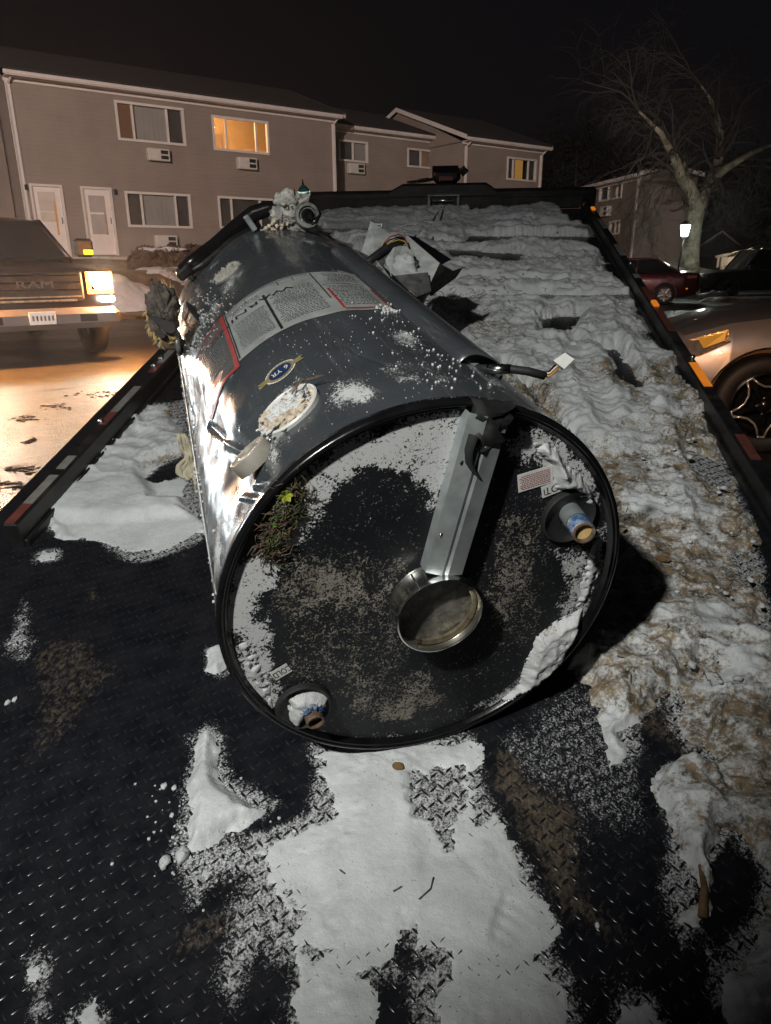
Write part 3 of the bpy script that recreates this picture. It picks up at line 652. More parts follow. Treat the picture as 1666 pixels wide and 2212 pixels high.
    # footprints with ribbed soles
    for (fx, fy, ang, wv) in ((1180, 800, .2, .03), (1120, 690, .5, .03), (1500, 900, .1, .034), (1390, 870, -.3, .03), (1520, 1010, .3, .03), (1300, 1010, -.1, .03), (1560, 1480, .9, .03), (1620, 1760, .4, .03), (1600, 2140, .2, .03), (1580, 1640, 1.1, .03), (1140, 2000, -.35, .02), (960, 760, .4, .03), (1060, 620, .4, .03), (1250, 620, .1, .03), (1350, 720, .1, .03)):
        cu_, cv_ = bedpt(fx, fy); du = U_ - cu_; dv = V_ - cv_; a = math.cos(ang) * du + math.sin(ang) * dv; b_ = -math.sin(ang) * du + math.cos(ang) * dv
        e = 1 - sstep(.75, 1.05, np.sqrt((a / .055) ** 2 + (b_ / .14) ** 2))
        rel = rel - e * .014 + e * .0022 * np.sin(b_ * 2 * math.pi / wv + 2.5 * np.sin(a * 40)) 
    # long skid groove
    for (g0, g1, wd_, dp) in (((1330, 640), (1560, 1050), .05, .016), ((1180, 640), (1300, 900), .04, .012), ((1500, 1000), (1640, 1350), .05, .012)):
        a = np.array(bedpt(*g0)); b_ = np.array(bedpt(*g1)); ab = b_ - a; tt = np.clip(((U_ - a[0]) * ab[0] + (V_ - a[1]) * ab[1]) / (ab @ ab), 0, 1)
        dd = np.hypot(U_ - a[0] - ab[0] * tt, V_ - a[1] - ab[1] * tt); rel = rel - dp * np.exp(-(dd / wd_) ** 2) + .009 * np.exp(-((dd - wd_ * 1.7) / .02) ** 2)
    # drifts across the far part, and steps of crust
    rel = rel + far * .028 * (fbm(U_ * 1.2, V_ * 5.5, 3, 5) - .4)
    Zs = T + rel * thick
    low = sstep(.49, .60, stk) * far * sstep(5.7, 5.3, V_); Zs = Zs * (1 - low) - .004 * low
    keep = (T > 0) & (Zs > .0006)
    Zs = np.where(keep, np.maximum(Zs, .0006), -.002)
    dt = .05 + np.zeros_like(U_); wu = U_ + n1 * .16; wv_ = V_ + n2 * .16
    for p, s in stain_p: dt = np.maximum(dt, min(s * 1.15, .68) * sstep(-.03, .05, sdf(wu, wv_, pix(p))))
    dt = dt + .42 * mass * sstep(.42, .66, fbm(U_ * 4, V_ * 4, 4, 31)) * (1 - .5 * sstep(2.6, 3.6, V_)) + .30 * mass * sstep(.5, .2, rdg) * sstep(2.6, 1.6, V_) + .22 * (Zs < .006) * mass
    o = gridmesh('snow_cover', U_, V_, Zs, M['snow'], keep=keep, attrs={'dirt': dt, 'rough': rgh}); o.matrix_world = BEDM
    tag(o, 'trodden dirty snow lying on the tilted black bed around the water heater', 'snow', kind='stuff')
bed_snow()
# loose lumps on the plate and on the snow
ch = MB(); rg = np.random.default_rng(5)
for _ in range(260):
    x = rg.uniform(700, 1640); y = rg.uniform(470, 1500)
    if x < 700 + (y - 470) * .75: continue
    u, v = bedpt(x, y); r = rg.uniform(.003, .012) * (1 if rg.random() < .9 else 1.9)
    if u > UR - .12: continue
    ch.blob((u, v, .035 + r * .2), (r, r * rg.uniform(.6, 1.2), r * .6), _, .5, 4)
for _ in range(130):
    x = rg.normal(430, 70); y = rg.normal(1800, 70); u, v = bedpt(x, y); r = rg.uniform(.001, .004)
    ch.blob((u, v, r * .6), (r, r, r * .8), _, .4, 3)
for (x, y, r) in ((358, 1865, .010), (355, 1700, .006), (377, 1703, .005), (372, 1762, .004), (1195, 1990, .006), (395, 1850, .012), (18, 1520, .006), (34, 1512, .006), (1290, 2000, .004)):
    u, v = bedpt(x, y); ch.blob((u, v, r * .5), (r, r * 1.3, r * .7), x, .45, 6)
o = ch.build('snow_crumbs', M['snowl']); o.matrix_world = BEDM; tag(o, 'loose crumbs and lumps of snow scattered over the bed', 'snow crumbs', kind='stuff')
# rag, sticks and leaf litter on the bed
tw = MB()
for _ in range(170):
    x = rg.normal(1010, 60) if _ < 80 else rg.uniform(900, 1600); y = rg.normal(655, 30) if _ < 80 else rg.uniform(700, 1500)
    u, v = bedpt(x, y); a = rg.uniform(0, 6.28); l = rg.uniform(.01, .05) * (1.3 if _ < 80 else .5); w = .035 + rg.uniform(0, .03)
    tw.tube([(u, v, w), (u + math.cos(a) * l * .5, v + math.sin(a) * l * .5, w + rg.uniform(0, .02)), (u + math.cos(a + .6) * l, v + math.sin(a + .6) * l, w + .005)], [.0016, .0014, .0006], 4)
for x0, y0, x1, y1 in ((735, 1888, 745, 1897), (905, 1952, 930, 1930), (930, 1930, 936, 1905), (850, 1935, 868, 1925)):
    a = bedpt(x0, y0); b_ = bedpt(x1, y1); tw.tube([(*a, .014), (*b_, .015)], .0011, 4)
o = tw.build('leaf_litter', M['rust']); o.matrix_world = BEDM; tag(o, 'brown twigs and leaf litter on the snow beside the heater', 'litter', kind='stuff')

# dead leaves and a stick lying on the snow
M['dleaf'] = pm('dead_leaf', (.15, .085, .035), .8, 0, .4, 60, .5, 120)
for (x, y, r, w, lb) in ((1425, 1238, .022, .045, 'round brown dead leaf frozen on the snow right of the heater cap'), (860, 1664, .014, .010, 'small orange brown leaf bit on the white snow just below the heater'), (1338, 1172, .012, .05, 'small dark leaf scrap close to the right edge of the heater cap')):
    u, v_ = bedpt(x, y); m = MB(); P = [(u, v_, w + .004)]
    for k in range(14): a = 2 * math.pi * k / 14; q = r * (.8 + .3 * mnoise.noise(Vector((k * .9, x, 1)))); P.append((u + q * math.cos(a), v_ + q * .8 * math.sin(a), w + .004 + .003 * mnoise.noise(Vector((k * 1.3, y, 4)))))
    m.add(P, [(0, 1 + k, 1 + (k + 1) % 14) for k in range(14)]); o = m.build('dead_leaf', M['dleaf']); o.matrix_world = BEDM; sm = o.modifiers.new('t', 'SOLIDIFY'); sm.thickness = .0012; tag(o, lb, 'leaf')
a = bedpt(1508, 1860); b_ = bedpt(1518, 1925); c_ = bedpt(1514, 1990); m = MB(); m.tube([(*a, .012), (*b_, .014), (*c_, .013)], [.004, .006, .0075], 8); o = m.build('stick', M['dleaf']); o.matrix_world = BEDM; tag(o, 'short thick brown stick lying on the bed at the lower right', 'stick')
# ------------------------------------------------------------------ water heater
heater = thing('water_heater', HEATM, 'large battered dark grey water heater lying on its side on the snowy truck bed', 'water heater')
def dents(th, s):
    th = np.asarray(th, float); s = np.asarray(s, float); r = np.zeros(np.broadcast(th, s).shape)
    for t0, s0, wt, wsz, dp in ((143, .20, 9, .10, -.020), (131, .24, 7, .08, -.014), (150, .40, 8, .16, -.012), (140, .06, 8, .05, -.013), (118, .30, 9, .06, -.006), (160, .75, 9, .14, -.012),
                                (100, .25, 8, .05, -.007), (96, .42, 6, .10, -.005), (110, .62, 9, .07, -.005), (84, .48, 5, .09, -.004), (85, .16, 10, .03, -.003), (130, 1.05, 12, .12, -.008), (108, .95, 14, .1, .003), (152, 1.12, 7, .09, -.010), (122, 1.36, 14, .09, -.006), (90, 1.42, 20, .05, -.004), (135, .5, 6, .05, .005)):
        r += dp * np.exp(-((th - t0) / wt) ** 2 - ((s - s0) / wsz) ** 2)
    r = r * 1.25
    # creases
    for (ta, sa, tb, sb, w, dp) in ((146, .34, 137, .18, .006, .006), (137, .30, 128, .29, .005, .005), (128, .24, 132, .20, .005, -.005), (145, .12, 137, .03, .007, .006), (152, .50, 146, .36, .008, -.006), (139, .10, 131, .02, .006, .005), (98, .33, 88, .10, .004, -.0015)):
        k = R_(1) * HR; ax, ay, bx, by = ta * k, sa, tb * k, sb; ex, ey = bx - ax, by - ay
        q = np.clip(((th * k - ax) * ex + (s - ay) * ey) / (ex * ex + ey * ey), 0, 1); d = np.hypot(th * k - ax - ex * q, s - ay - ey * q); r += dp * np.exp(-(d / w) ** 2)
    r += .0016 * (fbm(th * .05, s * 4, 3, 60) - .5) * 2 + .0035 * sstep(120, 145, th) * (fbm(th * .12, s * 9, 3, 61) - .5) * 2
    return r
th = np.concatenate([np.linspace(0, 55, 40), np.linspace(55.5, 175, 330), np.linspace(176, 359.2, 90)]); ss = np.linspace(.012, HL, 420)
TH, S_ = np.meshgrid(th, ss); RR = HR + dents(TH, S_) * sstep(0, .04, S_ - .012)
pz = [(78, .86, 12, .06, .40), (140, 1.02, 16, .13, .62), (78, .30, 9, .10, .60), (88, .13, 14, .09, .50), (104, .12, 9, .08, .72), (66, .35, 6, .14, .70), (118, .25, 10, .06, .50), (121, 1.10, 12, .10, .45),
      (75, 1.30, 30, .12, .42), (120, 1.42, 30, .08, .40), (165, .5, 9, .6, .35), (64, .12, 10, .12, .5), (128, .10, 8, .08, .5), (132, .55, 10, .10, .35), (158, .08, 20, .10, .62)]
fr = .08 + 0 * TH
for a, b_, wa, wb_, k in pz: fr = np.maximum(fr, k * np.exp(-((TH - a) / wa) ** 2 - ((S_ - b_) / wb_) ** 2))
fr = fr * (.10 + 1.7 * fbm(TH * .14 + S_ * 9, S_ * 13 - TH * .08, 5, 70)) * .66 + .10
Xj = RR * np.cos(np.radians(TH)); Yj = RR * np.sin(np.radians(TH))
jk = gridmesh('jacket', Xj, Yj, -S_, M['jacket'], parent=heater, attrs={'frost': fr, 'crust': 0 * fr}, flip=False)
m = MB(); m.lathe([(HR - .002, -HL), (HR - .02, -HL - .012), (.3, -HL - .02), (0, -HL - .02)], 64); m.build('base_pan', M['black'], heater)
# cap with rolled rim
m = MB(); n = 160
m.lathe([(HR - .004, -.022), (HR + .0018, -.018), (HR + .0025, -.006), (HR + .0005, .001), (HR - .005, .004), (HR - .007, .002), (HR - .0085, -.001), (HR - .0105, .0005), (HR - .0125, -.002), (HR - .015, -.008), (HR - .018, -.0105)], n)
m.build('cap_rim', M['blacks'], heater)
CAPZ = -.0105
capf = [([(500, 1210), (560, 1195), (600, 1215), (585, 1260), (560, 1300), (575, 1400), (590, 1440), (580, 1480), (615, 1520), (625, 1590), (560, 1540), (510, 1430), (490, 1330)], .98),
        ([(560, 1200), (590, 1120), (640, 1050), (700, 985), (780, 935), (880, 905), (1000, 905), (1010, 960), (985, 1010), (965, 1050), (935, 1085), (905, 1040), (850, 1000), (780, 1015), (730, 1060), (690, 1110), (640, 1170)], 1.0),
        ([(1130, 920), (1200, 950), (1260, 1000), (1300, 1080), (1270, 1090), (1230, 1050), (1180, 1030), (1150, 985), (1100, 990)], .9),
        ([(1315, 1140), (1310, 1220), (1280, 1300), (1230, 1370), (1200, 1320), (1225, 1250), (1205, 1190), (1270, 1180)], .80),
        ([(1270, 1310), (1230, 1420), (1150, 1500), (1060, 1560), (960, 1600), (1000, 1560), (1080, 1500), (1140, 1440), (1180, 1360)], .95),
        ([(620, 1590), (780, 1612), (960, 1600), (1100, 1530), (1090, 1510), (960, 1565), (800, 1590), (660, 1575)], .55),
        ([(920, 1225), (1015, 1250), (1030, 1290), (960, 1270), (910, 1260)], .95), ([(640, 1060), (760, 1060), (700, 1130), (640, 1120)], .5)]
capd = [([(560, 1180), (900, 1180), (900, 1500), (600, 1480)], .45), ([(720, 1480), (900, 1440), (980, 1500), (900, 1560), (760, 1560)], .62), ([(800, 1500), (960, 1490), (930, 1530), (820, 1535)], .85),
        ([(1050, 1100), (1180, 1100), (1180, 1400), (1040, 1420)], .45), ([(820, 1030), (855, 1035), (850, 1050), (825, 1050)], 1.6), ([(725, 1128), (745, 1128), (742, 1142), (728, 1142)], 1.6), ([(640, 1210), (820, 1200), (800, 1330), (620, 1320)], .6)]
rad = np.concatenate([np.linspace(0, .3, 90), np.linspace(.302, HR - .017, 34)]); ang = np.linspace(0, 360, 361)
AG, RD = np.meshgrid(np.radians(ang), rad); cx_, cy_ = RD * np.cos(AG), RD * np.sin(AG)
w1 = cx_ + (fbm(cx_ * 30, cy_ * 30, 3, 80) - .5) * .05; w2 = cy_ + (fbm(cx_ * 30, cy_ * 30, 3, 84) - .5) * .05
fc = .12 + 0 * cx_; dc = .20 + 0 * cx_
for p, s in capf: fc = np.maximum(fc, .70 * s * sstep(-.034, .018, sdf(w1, w2, [cap(*q, .0105) for q in p])))
for p, s in capd: dc = np.maximum(dc, s * sstep(-.01, .03, sdf(w1, w2, [cap(*q, .0105) for q in p])))
fc = np.where(fc > .14, fc * (.84 + .34 * fbm(cx_ * 26, cy_ * 26, 4, 86)), fc); dc = .85 * dc * (.6 + .8 * fbm(cx_ * 14, cy_ * 14, 3, 85))
gridmesh('cap_plate', cx_, cy_, 0 * cx_ + CAPZ + .0015 * (fbm(cx_ * 9, cy_ * 9, 2, 1) - .5), M['cap'], parent=heater, attrs={'frost': fc, 'dirt': dc}, flip=False)
# flue collar
FC = cap(955, 1338, -.045); FCb = FC
T3 = lambda x, y, z: Matrix.Translation((x, y, z))
def lin(m, name, mats, par, ang=40): return m.build(name, mats, par, ang)
fr0 = T3(FC[0], FC[1], CAPZ)
m = MB(); m.lathe([(.078, 0), (.0765, .004), (.075, .006), (.075, .034), (.0768, .037), (.0768, .049), (.0745, .050), (.0735, .047), (.0735, .004)], 72, fr0)
fcol = lin(m, 'flue_collar', M['steel'], heater, 50)
m = MB(); m.lathe([(.0735, .020), (.045, .016), (0, .017)], 48, fr0); lin(m, 'damper_plate', pm('dusty_plate', (0.10, 0.095, 0.085), 0.6, 0.4, 0.5, 60, 0.4, 140, dirt=(0.30, 0.28, 0.24)), fcol)
m = MB(); m.lathe([(.0725, .022), (.066, .024), (.064, .032), (.0655, .033), (.072, .034)], 40, fr0, a0=R_(-115), a1=R_(25), closed=False); lin(m, 'baffle_ring', pm('brassy_foil', (0.62, 0.52, 0.36), 0.3, 0.9, 0.3, 60, 0.5, 90), fcol)
m = MB(); 
a_ = R_(118); m.tube([(FC[0] + .0762 * math.cos(a_), FC[1] + .0762 * math.sin(a_), CAPZ + .003), (FC[0] + .0762 * math.cos(a_), FC[1] + .0762 * math.sin(a_), CAPZ + .047)], .0016, 6); lin(m, 'weld_seam', M['steel'], fcol)
# galvanised channel across the cap
c0, c1 = np.array(cap(965, 1249, -.03)), np.array(cap(1066, 905, -.03)); dx = c1 - c0; Lc = float(np.hypot(*dx)); ax = dx / Lc; px_ = np.array([ax[1], -ax[0]])
CH = Matrix(((px_[0], ax[0], 0, c0[0]), (px_[1], ax[1], 0, c0[1]), (0, 0, 1, CAPZ), (0, 0, 0, 1)))
m = MB(); hw = .0325; e = .0012
prof = [(-hw - .001, .0), (-hw, .024), (-.006, .034), (.000, .030), (.005, .034), (hw, .030), (hw + .001, .0)]
pv = []; pf = []
for y_ in (0, Lc):
    for x_, z_ in prof: pv.append((x_, y_, z_))
    for x_, z_ in prof: pv.append((x_ * .95, y_, z_ - e))
k = len(prof)
for i in range(k - 1):
    pf.append((i, i + 1, i + 1 + 2 * k, i + 2 * k)); pf.append((i + k, i + 3 * k, i + 1 + 3 * k, i + 1 + k)); pf.append((i, i + k, i + 1 + k, i + 1)); pf.append((i + 2 * k, i + 1 + 2 * k, i + 1 + 3 * k, i + 3 * k))
m.add([tuple(CH @ Vector(p)) for p in pv], pf); chn = m.build('wiring_channel', M['zinc'], heater, 25)
for (a, l, mt) in ((.205, .004, 'ink'), (.075, .0045, 'steel')):
    m = MB(); m.lathe([(l, 0), (l, .0008), (l * .6, .0016), (0, .0016)], 12, CH @ T3(-.024, a, .0275) @ Matrix.Rotation(.35, 4, 'Y')); m.build('screw' if mt == 'steel' else 'screw_hole', M[mt], chn)  # screw hole is a black disc in place of its inner shade
m = MB(); rg = np.random.default_rng(9)     # black sleeve squeezed over its upper end
Pn = 14
for i in range(1):
    v = []; F = []
    for a in range(9):
        y_ = Lc - .052 + a * .0085
        for k in range(Pn):
            q = 2 * math.pi * k / Pn; cr = .88 + .55 * mnoise.noise(Vector((k * 1.3, a * 1.1, 2.2)))
            v.append(tuple(CH @ Vector((.006 + .036 * math.cos(q) * cr, y_ + .006 * math.sin(q * 2 + a), .018 + .022 * math.sin(q) * cr))))
    for a in range(8):
        for k in range(Pn): F.append((a * Pn + k, a * Pn + (k + 1) % Pn, (a + 1) * Pn + (k + 1) % Pn, (a + 1) * Pn + k))
    F.append(tuple(range(Pn))[::-1]); F.append(tuple(range(8 * Pn, 9 * Pn))); m.add(v, F, 0, True)
m.tube([tuple(CH @ Vector(p)) for p in ((-.022, Lc - .03, .036), (-.024, Lc - .055, .038), (-.018, Lc - .075, .038), (-.006, Lc - .088, .036), (.008, Lc - .10, .036))], [.008, .007, .006, .005, .002], 6, flat=.4)
m.build('cable_sleeve', M['rubber'], heater, 60)
# hot and cold water nipples
def nipple(cx, cy, tip, name, snowy):
    c = cap(cx, cy, .0105)
    m = MB(); m.lathe([(.052, 0), (.0515, .009), (.049, .011), (.046, .008), (.040, .002), (.024, -.0), (.0, -.001)], 40, T3(c[0], c[1], CAPZ)); cup = lin(m, 'gasket_cup', M['rubber'], heater)
    tz = .062 if not snowy else .034
    q = cap(tip[0], tip[1], -tz); d = Vector((q[0] - c[0] - (0 if not snowy else .0), q[1] - c[1], tz - CAPZ))
    if snowy: bs = Vector((q[0] - .002, q[1] + .004, CAPZ))
    else: bs = Vector((c[0] + .004, c[1] + .004, CAPZ))
    e = Vector((q[0], q[1], tz)); dr = (e - bs).normalized(); r = .0195 if not snowy else .0165
    fr_ = Matrix.Translation(bs) @ dr.to_track_quat('Z', 'Y').to_matrix().to_4x4(); Ln = (e - bs).length
    m = MB(); m.lathe([(r, 0), (r, Ln * .55)], 28, fr_); pn = lin(m, 'water_nipple', M['zinc'], heater)
    pr = [];
    for i in range(13): z = Ln * (.55 + .45 * i / 12); pr.append((r * (1.02 if i % 2 else .95), z))
    m = MB(); m.lathe(pr, 28, fr_); lin(m, 'thread', M['ptfe'] if not snowy else M['rust'], pn, 70)
    m = MB(); m.lathe([(r * 1.02, Ln), (r * .96, Ln + .002), (r * .80, Ln + .002), (r * .78, Ln - .004), (r * .77, Ln - .03)], 28, fr_); lin(m, 'nipple_lip', M['rust'], pn, 50)
    m = MB(); m.lathe([(r * .77, Ln - .006 if not snowy else Ln - .012), (0, Ln - .007 if not snowy else Ln - .016)], 24, fr_); lin(m, 'plastic_liner', M['goldd'] if not snowy else M['gold'], pn)
    return c, e
hc, he = nipple(1226, 1112, (1262, 1151), 'hot', False)
cc, ce = nipple(655, 1522, (682, 1560), 'cold', True)
m = MB(); rg = np.random.default_rng(2)
for _ in range(16):
    a = rg.uniform(0, 6.28); b0 = Vector((ce[0], ce[1] + .016, .02)); m.tube([b0 + Vector((rg.uniform(-.01, .01), rg.uniform(-.003, .006), 0)), b0 + Vector((math.cos(a) * .014, math.sin(a) * .006, rg.uniform(-.002, .01))), b0 + Vector((math.cos(a) * .024, math.sin(a) * .008 + .002, rg.uniform(-.006, .008)))], [.0018, .0014, .0005], 5)
for _ in range(4):
    m.tube([Vector((ce[0] - .012 + _ * .008, ce[1] - .014, .012)), Vector((ce[0] - .014 + _ * .009, ce[1] - .026, .004))], [.0015, .0007], 5)
tag(m.build('thread_tape_shreds', M['ptfe'], heater), kind='stuff')
# stickers on the cap: corners from the photo, text in mesh
def sticker(corners, dep, mat, th=.0006):
    """corners: top-left, top-right, bottom-left in reading orientation (photo units)"""
    a, b_, c = [np.array([*cap(*q, dep), -dep]) for q in corners]
    X = b_ - a; Yv = a - c; O = c; w = np.linalg.norm(X); h = np.linalg.norm(Yv)
    Mx = Matrix(((X[0] / w, Yv[0] / h, 0, O[0]), (X[1] / w, Yv[1] / h, 0, O[1]), (0, 0, 1, O[2]), (0, 0, 0, 1)))
    return Mx, w, h
def put_text(m, txt, Mx, x, y, size, z=.0009, mi=0, sx=1.0, bold=0):
    v, f = text_mesh(txt, size); m.add([tuple(Mx @ Vector((x + p[0] * sx, y + p[1], z))) for p in v], f, mi)
    if bold: m.add([tuple(Mx @ Vector((x + p[0] * sx + bold, y + p[1], z + .0001))) for p in v], f, mi)
for nm, txt, cs in (('cold', 'COLD', ((630, 1446), (595, 1472), (617, 1430))), ('hot', 'HOT', ((1226, 1052), (1176, 1076), (1218, 1030)))):
    pass
def quadlabel(name, o, ex, ey, lbl):      # o = lower left, ex, ey in cap pixels
    a = np.array(cap(*o, .0098)); b_ = np.array(cap(*ex, .0098)); c = np.array(cap(*ey, .0098))
    X = b_ - a; w = float(np.hypot(*X)); X /= w; Yv = np.array([-X[1], X[0]]); h = abs(float((c - a) @ Yv))
    Mx = Matrix(((X[0], Yv[0], 0, a[0]), (X[1], Yv[1], 0, a[1]), (0, 0, 1, CAPZ + .0016), (0, 0, 0, 1)))
    m = MB(); m.prism([(0, 0), (w, 0), (w, h), (0, h)], .0007, Mx); o_ = m.build('sticker', M['paper'], heater); o_['label'] = lbl
    return o_, Mx, w, h
# reading direction runs right to left in the photo (labels are seen upside down)
o_, Mx, w, h = quadlabel('cold', (618, 1432), (582, 1453), (630, 1449), 'small white sticker reading COLD')
m = MB(); put_text(m, 'COLD', Mx, w * .44, h * .5, h * .86, bold=.0004, sx=.66); put_text(m, 'I', Mx, w * .92, h * .5, h * .8); m.build('lettering', M['ink'], o_)
o_, Mx, w, h = quadlabel('hot', (1222, 1031), (1168, 1052), (1229, 1053), 'small white sticker reading HOT, half under snow')
m = MB(); put_text(m, 'HOT', Mx, w * .44, h * .5, h * .9, bold=.0004, sx=.95); put_text(m, 'I', Mx, w * .90, h * .5, h * .8); m.build('lettering', M['ink'], o_)
o_, Mx, w, h = quadlabel('caution', (1193, 1003), (1117, 1026), (1203, 1038), 'white caution sticker with red fine print')
m = MB(); rg = np.random.default_rng(4)
for i in range(8):
    x = w * .08
    while x < w * .9:
        l = rg.uniform(.0015, .005); m.box((0, 0, 0), (.0, 0, 0)) if False else m.prism([(x, h * (.86 - i * .10)), (x + l, h * (.86 - i * .10)), (x + l, h * (.90 - i * .10)), (x, h * (.90 - i * .10))], .0002, Mx @ T3(0, 0, .0009)); x += l + .0012
m.build('fine_print', M['inkr'], o_)
# snow packed on the cap: relief patches
def cap_snow():
    xs_ = np.arange(-.335, .335, .0026); A, B = np.meshgrid(xs_, xs_); rr = np.hypot(A, B); T = np.full(A.shape, -1.); 
    n1 = fbm(A * 24, B * 24, 4, 90) - .5; n2 = fbm(A * 24, B * 24, 4, 95) - .5; n3 = fbm(A * 150, B * 150, 3, 97)
    for p, h in (([(512, 1390), (540, 1380), (572, 1440), (590, 1480), (600, 1530), (606, 1555), (570, 1520), (530, 1450)], .006),
                 ([(1150, 945), (1195, 965), (1240, 1005), (1290, 1085), (1275, 1095), (1235, 1062), (1200, 1060), (1190, 1020), (1165, 985)], .026),
                 ([(1262, 1310), (1240, 1370), (1215, 1430), (1150, 1490), (1090, 1530), (1068, 1520), (1120, 1470), (1138, 1425), (1158, 1372), (1195, 1345)], .024),
                 ([(1300, 1160), (1300, 1220), (1275, 1290), (1240, 1320), (1250, 1240), (1270, 1190)], .007),
                 ([(620, 1500), (660, 1488), (712, 1500), (700, 1530), (668, 1540), (650, 1572), (628, 1560)], .020),
                 ([(945, 1385 + 0), (985, 1400), (980, 1415), (950, 1412)], -1), ([(940, 1240), (1015, 1255), (1020, 1275), (930, 1265)], .008)):
        if h < 0: continue
        d = sdf(A + n1 * .02, B + n2 * .02, [cap(*q, .0105) for q in p]); T = np.where(d > 0, np.maximum(T, h * sstep(0, .020, d)), T)
    inn = sstep(HR - .034, HR - .05, rr) if False else (rr < HR - .014)
    Z = CAPZ + T * (.6 + .8 * fbm(A * 40, B * 40, 4, 99)) + .0012 * (n3 - .5) * 2
    thin = (T < .006) & (n3 < .46 - .05)
    keep = (T > .0004) & inn & ~thin
    Z = np.where(keep, Z, CAPZ - .002)
    o = gridmesh('snow_crust', A, B, Z, M['snow2'], keep=keep, attrs={'dirt': .04 + .3 * (fbm(A * 30, B * 30, 3, 55) > .66)}); o.matrix_world = HEATM
    tag(o, 'crusted snow stuck on the black cap of the water heater', 'snow', kind='stuff')
M['snow2'] = snow_mat('snow_crust', (0.66, 0.67, 0.68), 1.1, 2.2)
cap_snow()
# snow beads on the jacket
bd = MB(); rg = np.random.default_rng(12)
def bead(th_, s_, r): bd.blob(cyl(th_, s_, HR + r * .2 + float(dents(np.array([th_]), np.array([s_]))[0])), (r, r, r), th_, .3, 3)
for _ in range(420): bead(rg.normal(142, 9), rg.normal(1.04, .13), rg.uniform(.0008, .0030))
for _ in range(150): bead(rg.normal(170, 3.5), rg.uniform(.05, 1.45), rg.uniform(.0012, .0040))
for _ in range(220): bead(rg.normal(104, 22), rg.uniform(.03, .5), rg.uniform(.0005, .0014))
for _ in range(90): bead(rg.normal(78, 6), rg.uniform(.05, .6), rg.uniform(.0008, .003))
for _ in range(30): bead(rg.normal(75, 2), rg.normal(.52, .02), rg.uniform(.002, .005))
o = bd.build('snow_beads', M['snow2']); o.matrix_world = HEATM; tag(o, 'tiny beads of snow frozen to the heater jacket', 'snow beads', kind='stuff')
# jacket seam strip and edge band
def cylpath(pts, r=HR): return [cyl(a, s, r) for a, s in pts]
m = MB(); m.tube(cylpath([(167, .03 + i * .05) for i in range(30)], HR + .001), .0035, 6, flat=.5); m.build('jacket_seam', M['zincd'], heater)
# patches that follow the cylinder
def patch(t0, t1, s0, s1, off, nt=24, ns=6, jag=0):
    v = []; F = []
    for j in range(ns + 1):
        for i in range(nt + 1):
            a = t0 + (t1 - t0) * i / nt; s = s0 + (s1 - s0) * j / ns
            rr = HR + off + float(dents(np.array([a]), np.array([s]))[0]); v.append(cyl(a, s, rr))
    for j in range(ns):
        for i in range(nt):
            a = j * (nt + 1) + i; F.append((a, a + nt + 1, a + nt + 2, a + 1))
    return v, F
m = MB(); m.add(*patch(72.5, 128.5, .52, .865, .0012, 40, 16), 0, True); wl_ = m.build('warning_label', M['paperg'], heater); wl_['label'] = 'wide grey and white warning label with columns of fine print'
m = MB(); m.add(*patch(129.3, 150, .49, .875, .0014, 20, 16), 0, True); wl2 = m.build('notice_label', pm('clear_glossy_sticker', (0.085, 0.088, 0.09), 0.16, 0, 0.15, 10, 0.05, 30), heater); wl2['label'] = 'glossy label with a red border'
red = MB(); blk = MB(); fin = MB()
for a0, a1, s0, s1 in ((128.8, 130.6, .49, .875), (129.5, 150, .865, .875), (129.5, 150, .80, .808), (129.5, 149, .49, .505), (88.6, 89.6, .54, .70), (73, 89, .530, .538), (72.8, 73.6, .53, .70)): red.add(*patch(a0, a1, s0, s1, .0021, 12, 10), 0, True)
rg = np.random.default_rng(8)
for a0, a1, s0, s1 in ((127.6, 128.2, .53, .86), (110.6, 111.6, .53, .80), (90.6, 91.1, .62, .86), (92, 127, .855, .857), (118, 118.3, .82, .85), (104, 104.3, .82, .85), (98, 98.3, .82, .85), (74, 90, .735, .737)): blk.add(*patch(a0, a1, s0, s1, .0019, 10, 8), 0, True)
def ctext(m, txt, th0, s0, size, sx=1.0, off=.0022, rot=0):
    v, f = text_mesh(txt, size); out = []
    for p in v:
        x, y = p[0] * sx, p[1]; x, y = x * math.cos(rot) - y * math.sin(rot), x * math.sin(rot) + y * math.cos(rot)
        a = th0 + math.degrees(x / HR); s = s0 - y; out.append(cyl(a, s, HR + off + float(dents(np.array([a]), np.array([s]))[0])))
    m.add(out, f)
ctext(blk, 'WARNING', 119.5, .775, .034, 1.5); ctext(blk, 'WARNING', 119.45, .7752, .034, 1.5)
for (a0, a1, s0, s1, ds) in ((93, 109.6, .56, .78, .0105), (112.6, 126.6, .56, .735, .0105), (112.6, 126.6, .80, .83, .011), (75, 89, .56, .72, .012), (75, 87, .76, .84, .014), (132, 147, .60, .78, .016)):
    s = s0
    while s < s1:
        a = a0 + rg.uniform(0, .6)
        while a < a1 - 1:
            l = rg.uniform(.35, 1.6); fin.add(*patch(a, min(a + l, a1), s, s + ds * .34, .0019, 1, 1)); a += l + rg.uniform(.25, .5)
        s += ds
red.build('red_print', M['inkr'], wl_); tag(fin.build('fine_print', pm('faded_ink', (.085, .088, .09), .5), wl_), kind='stuff'); blk.build('black_print', M['ink'], wl_)
m = MB()
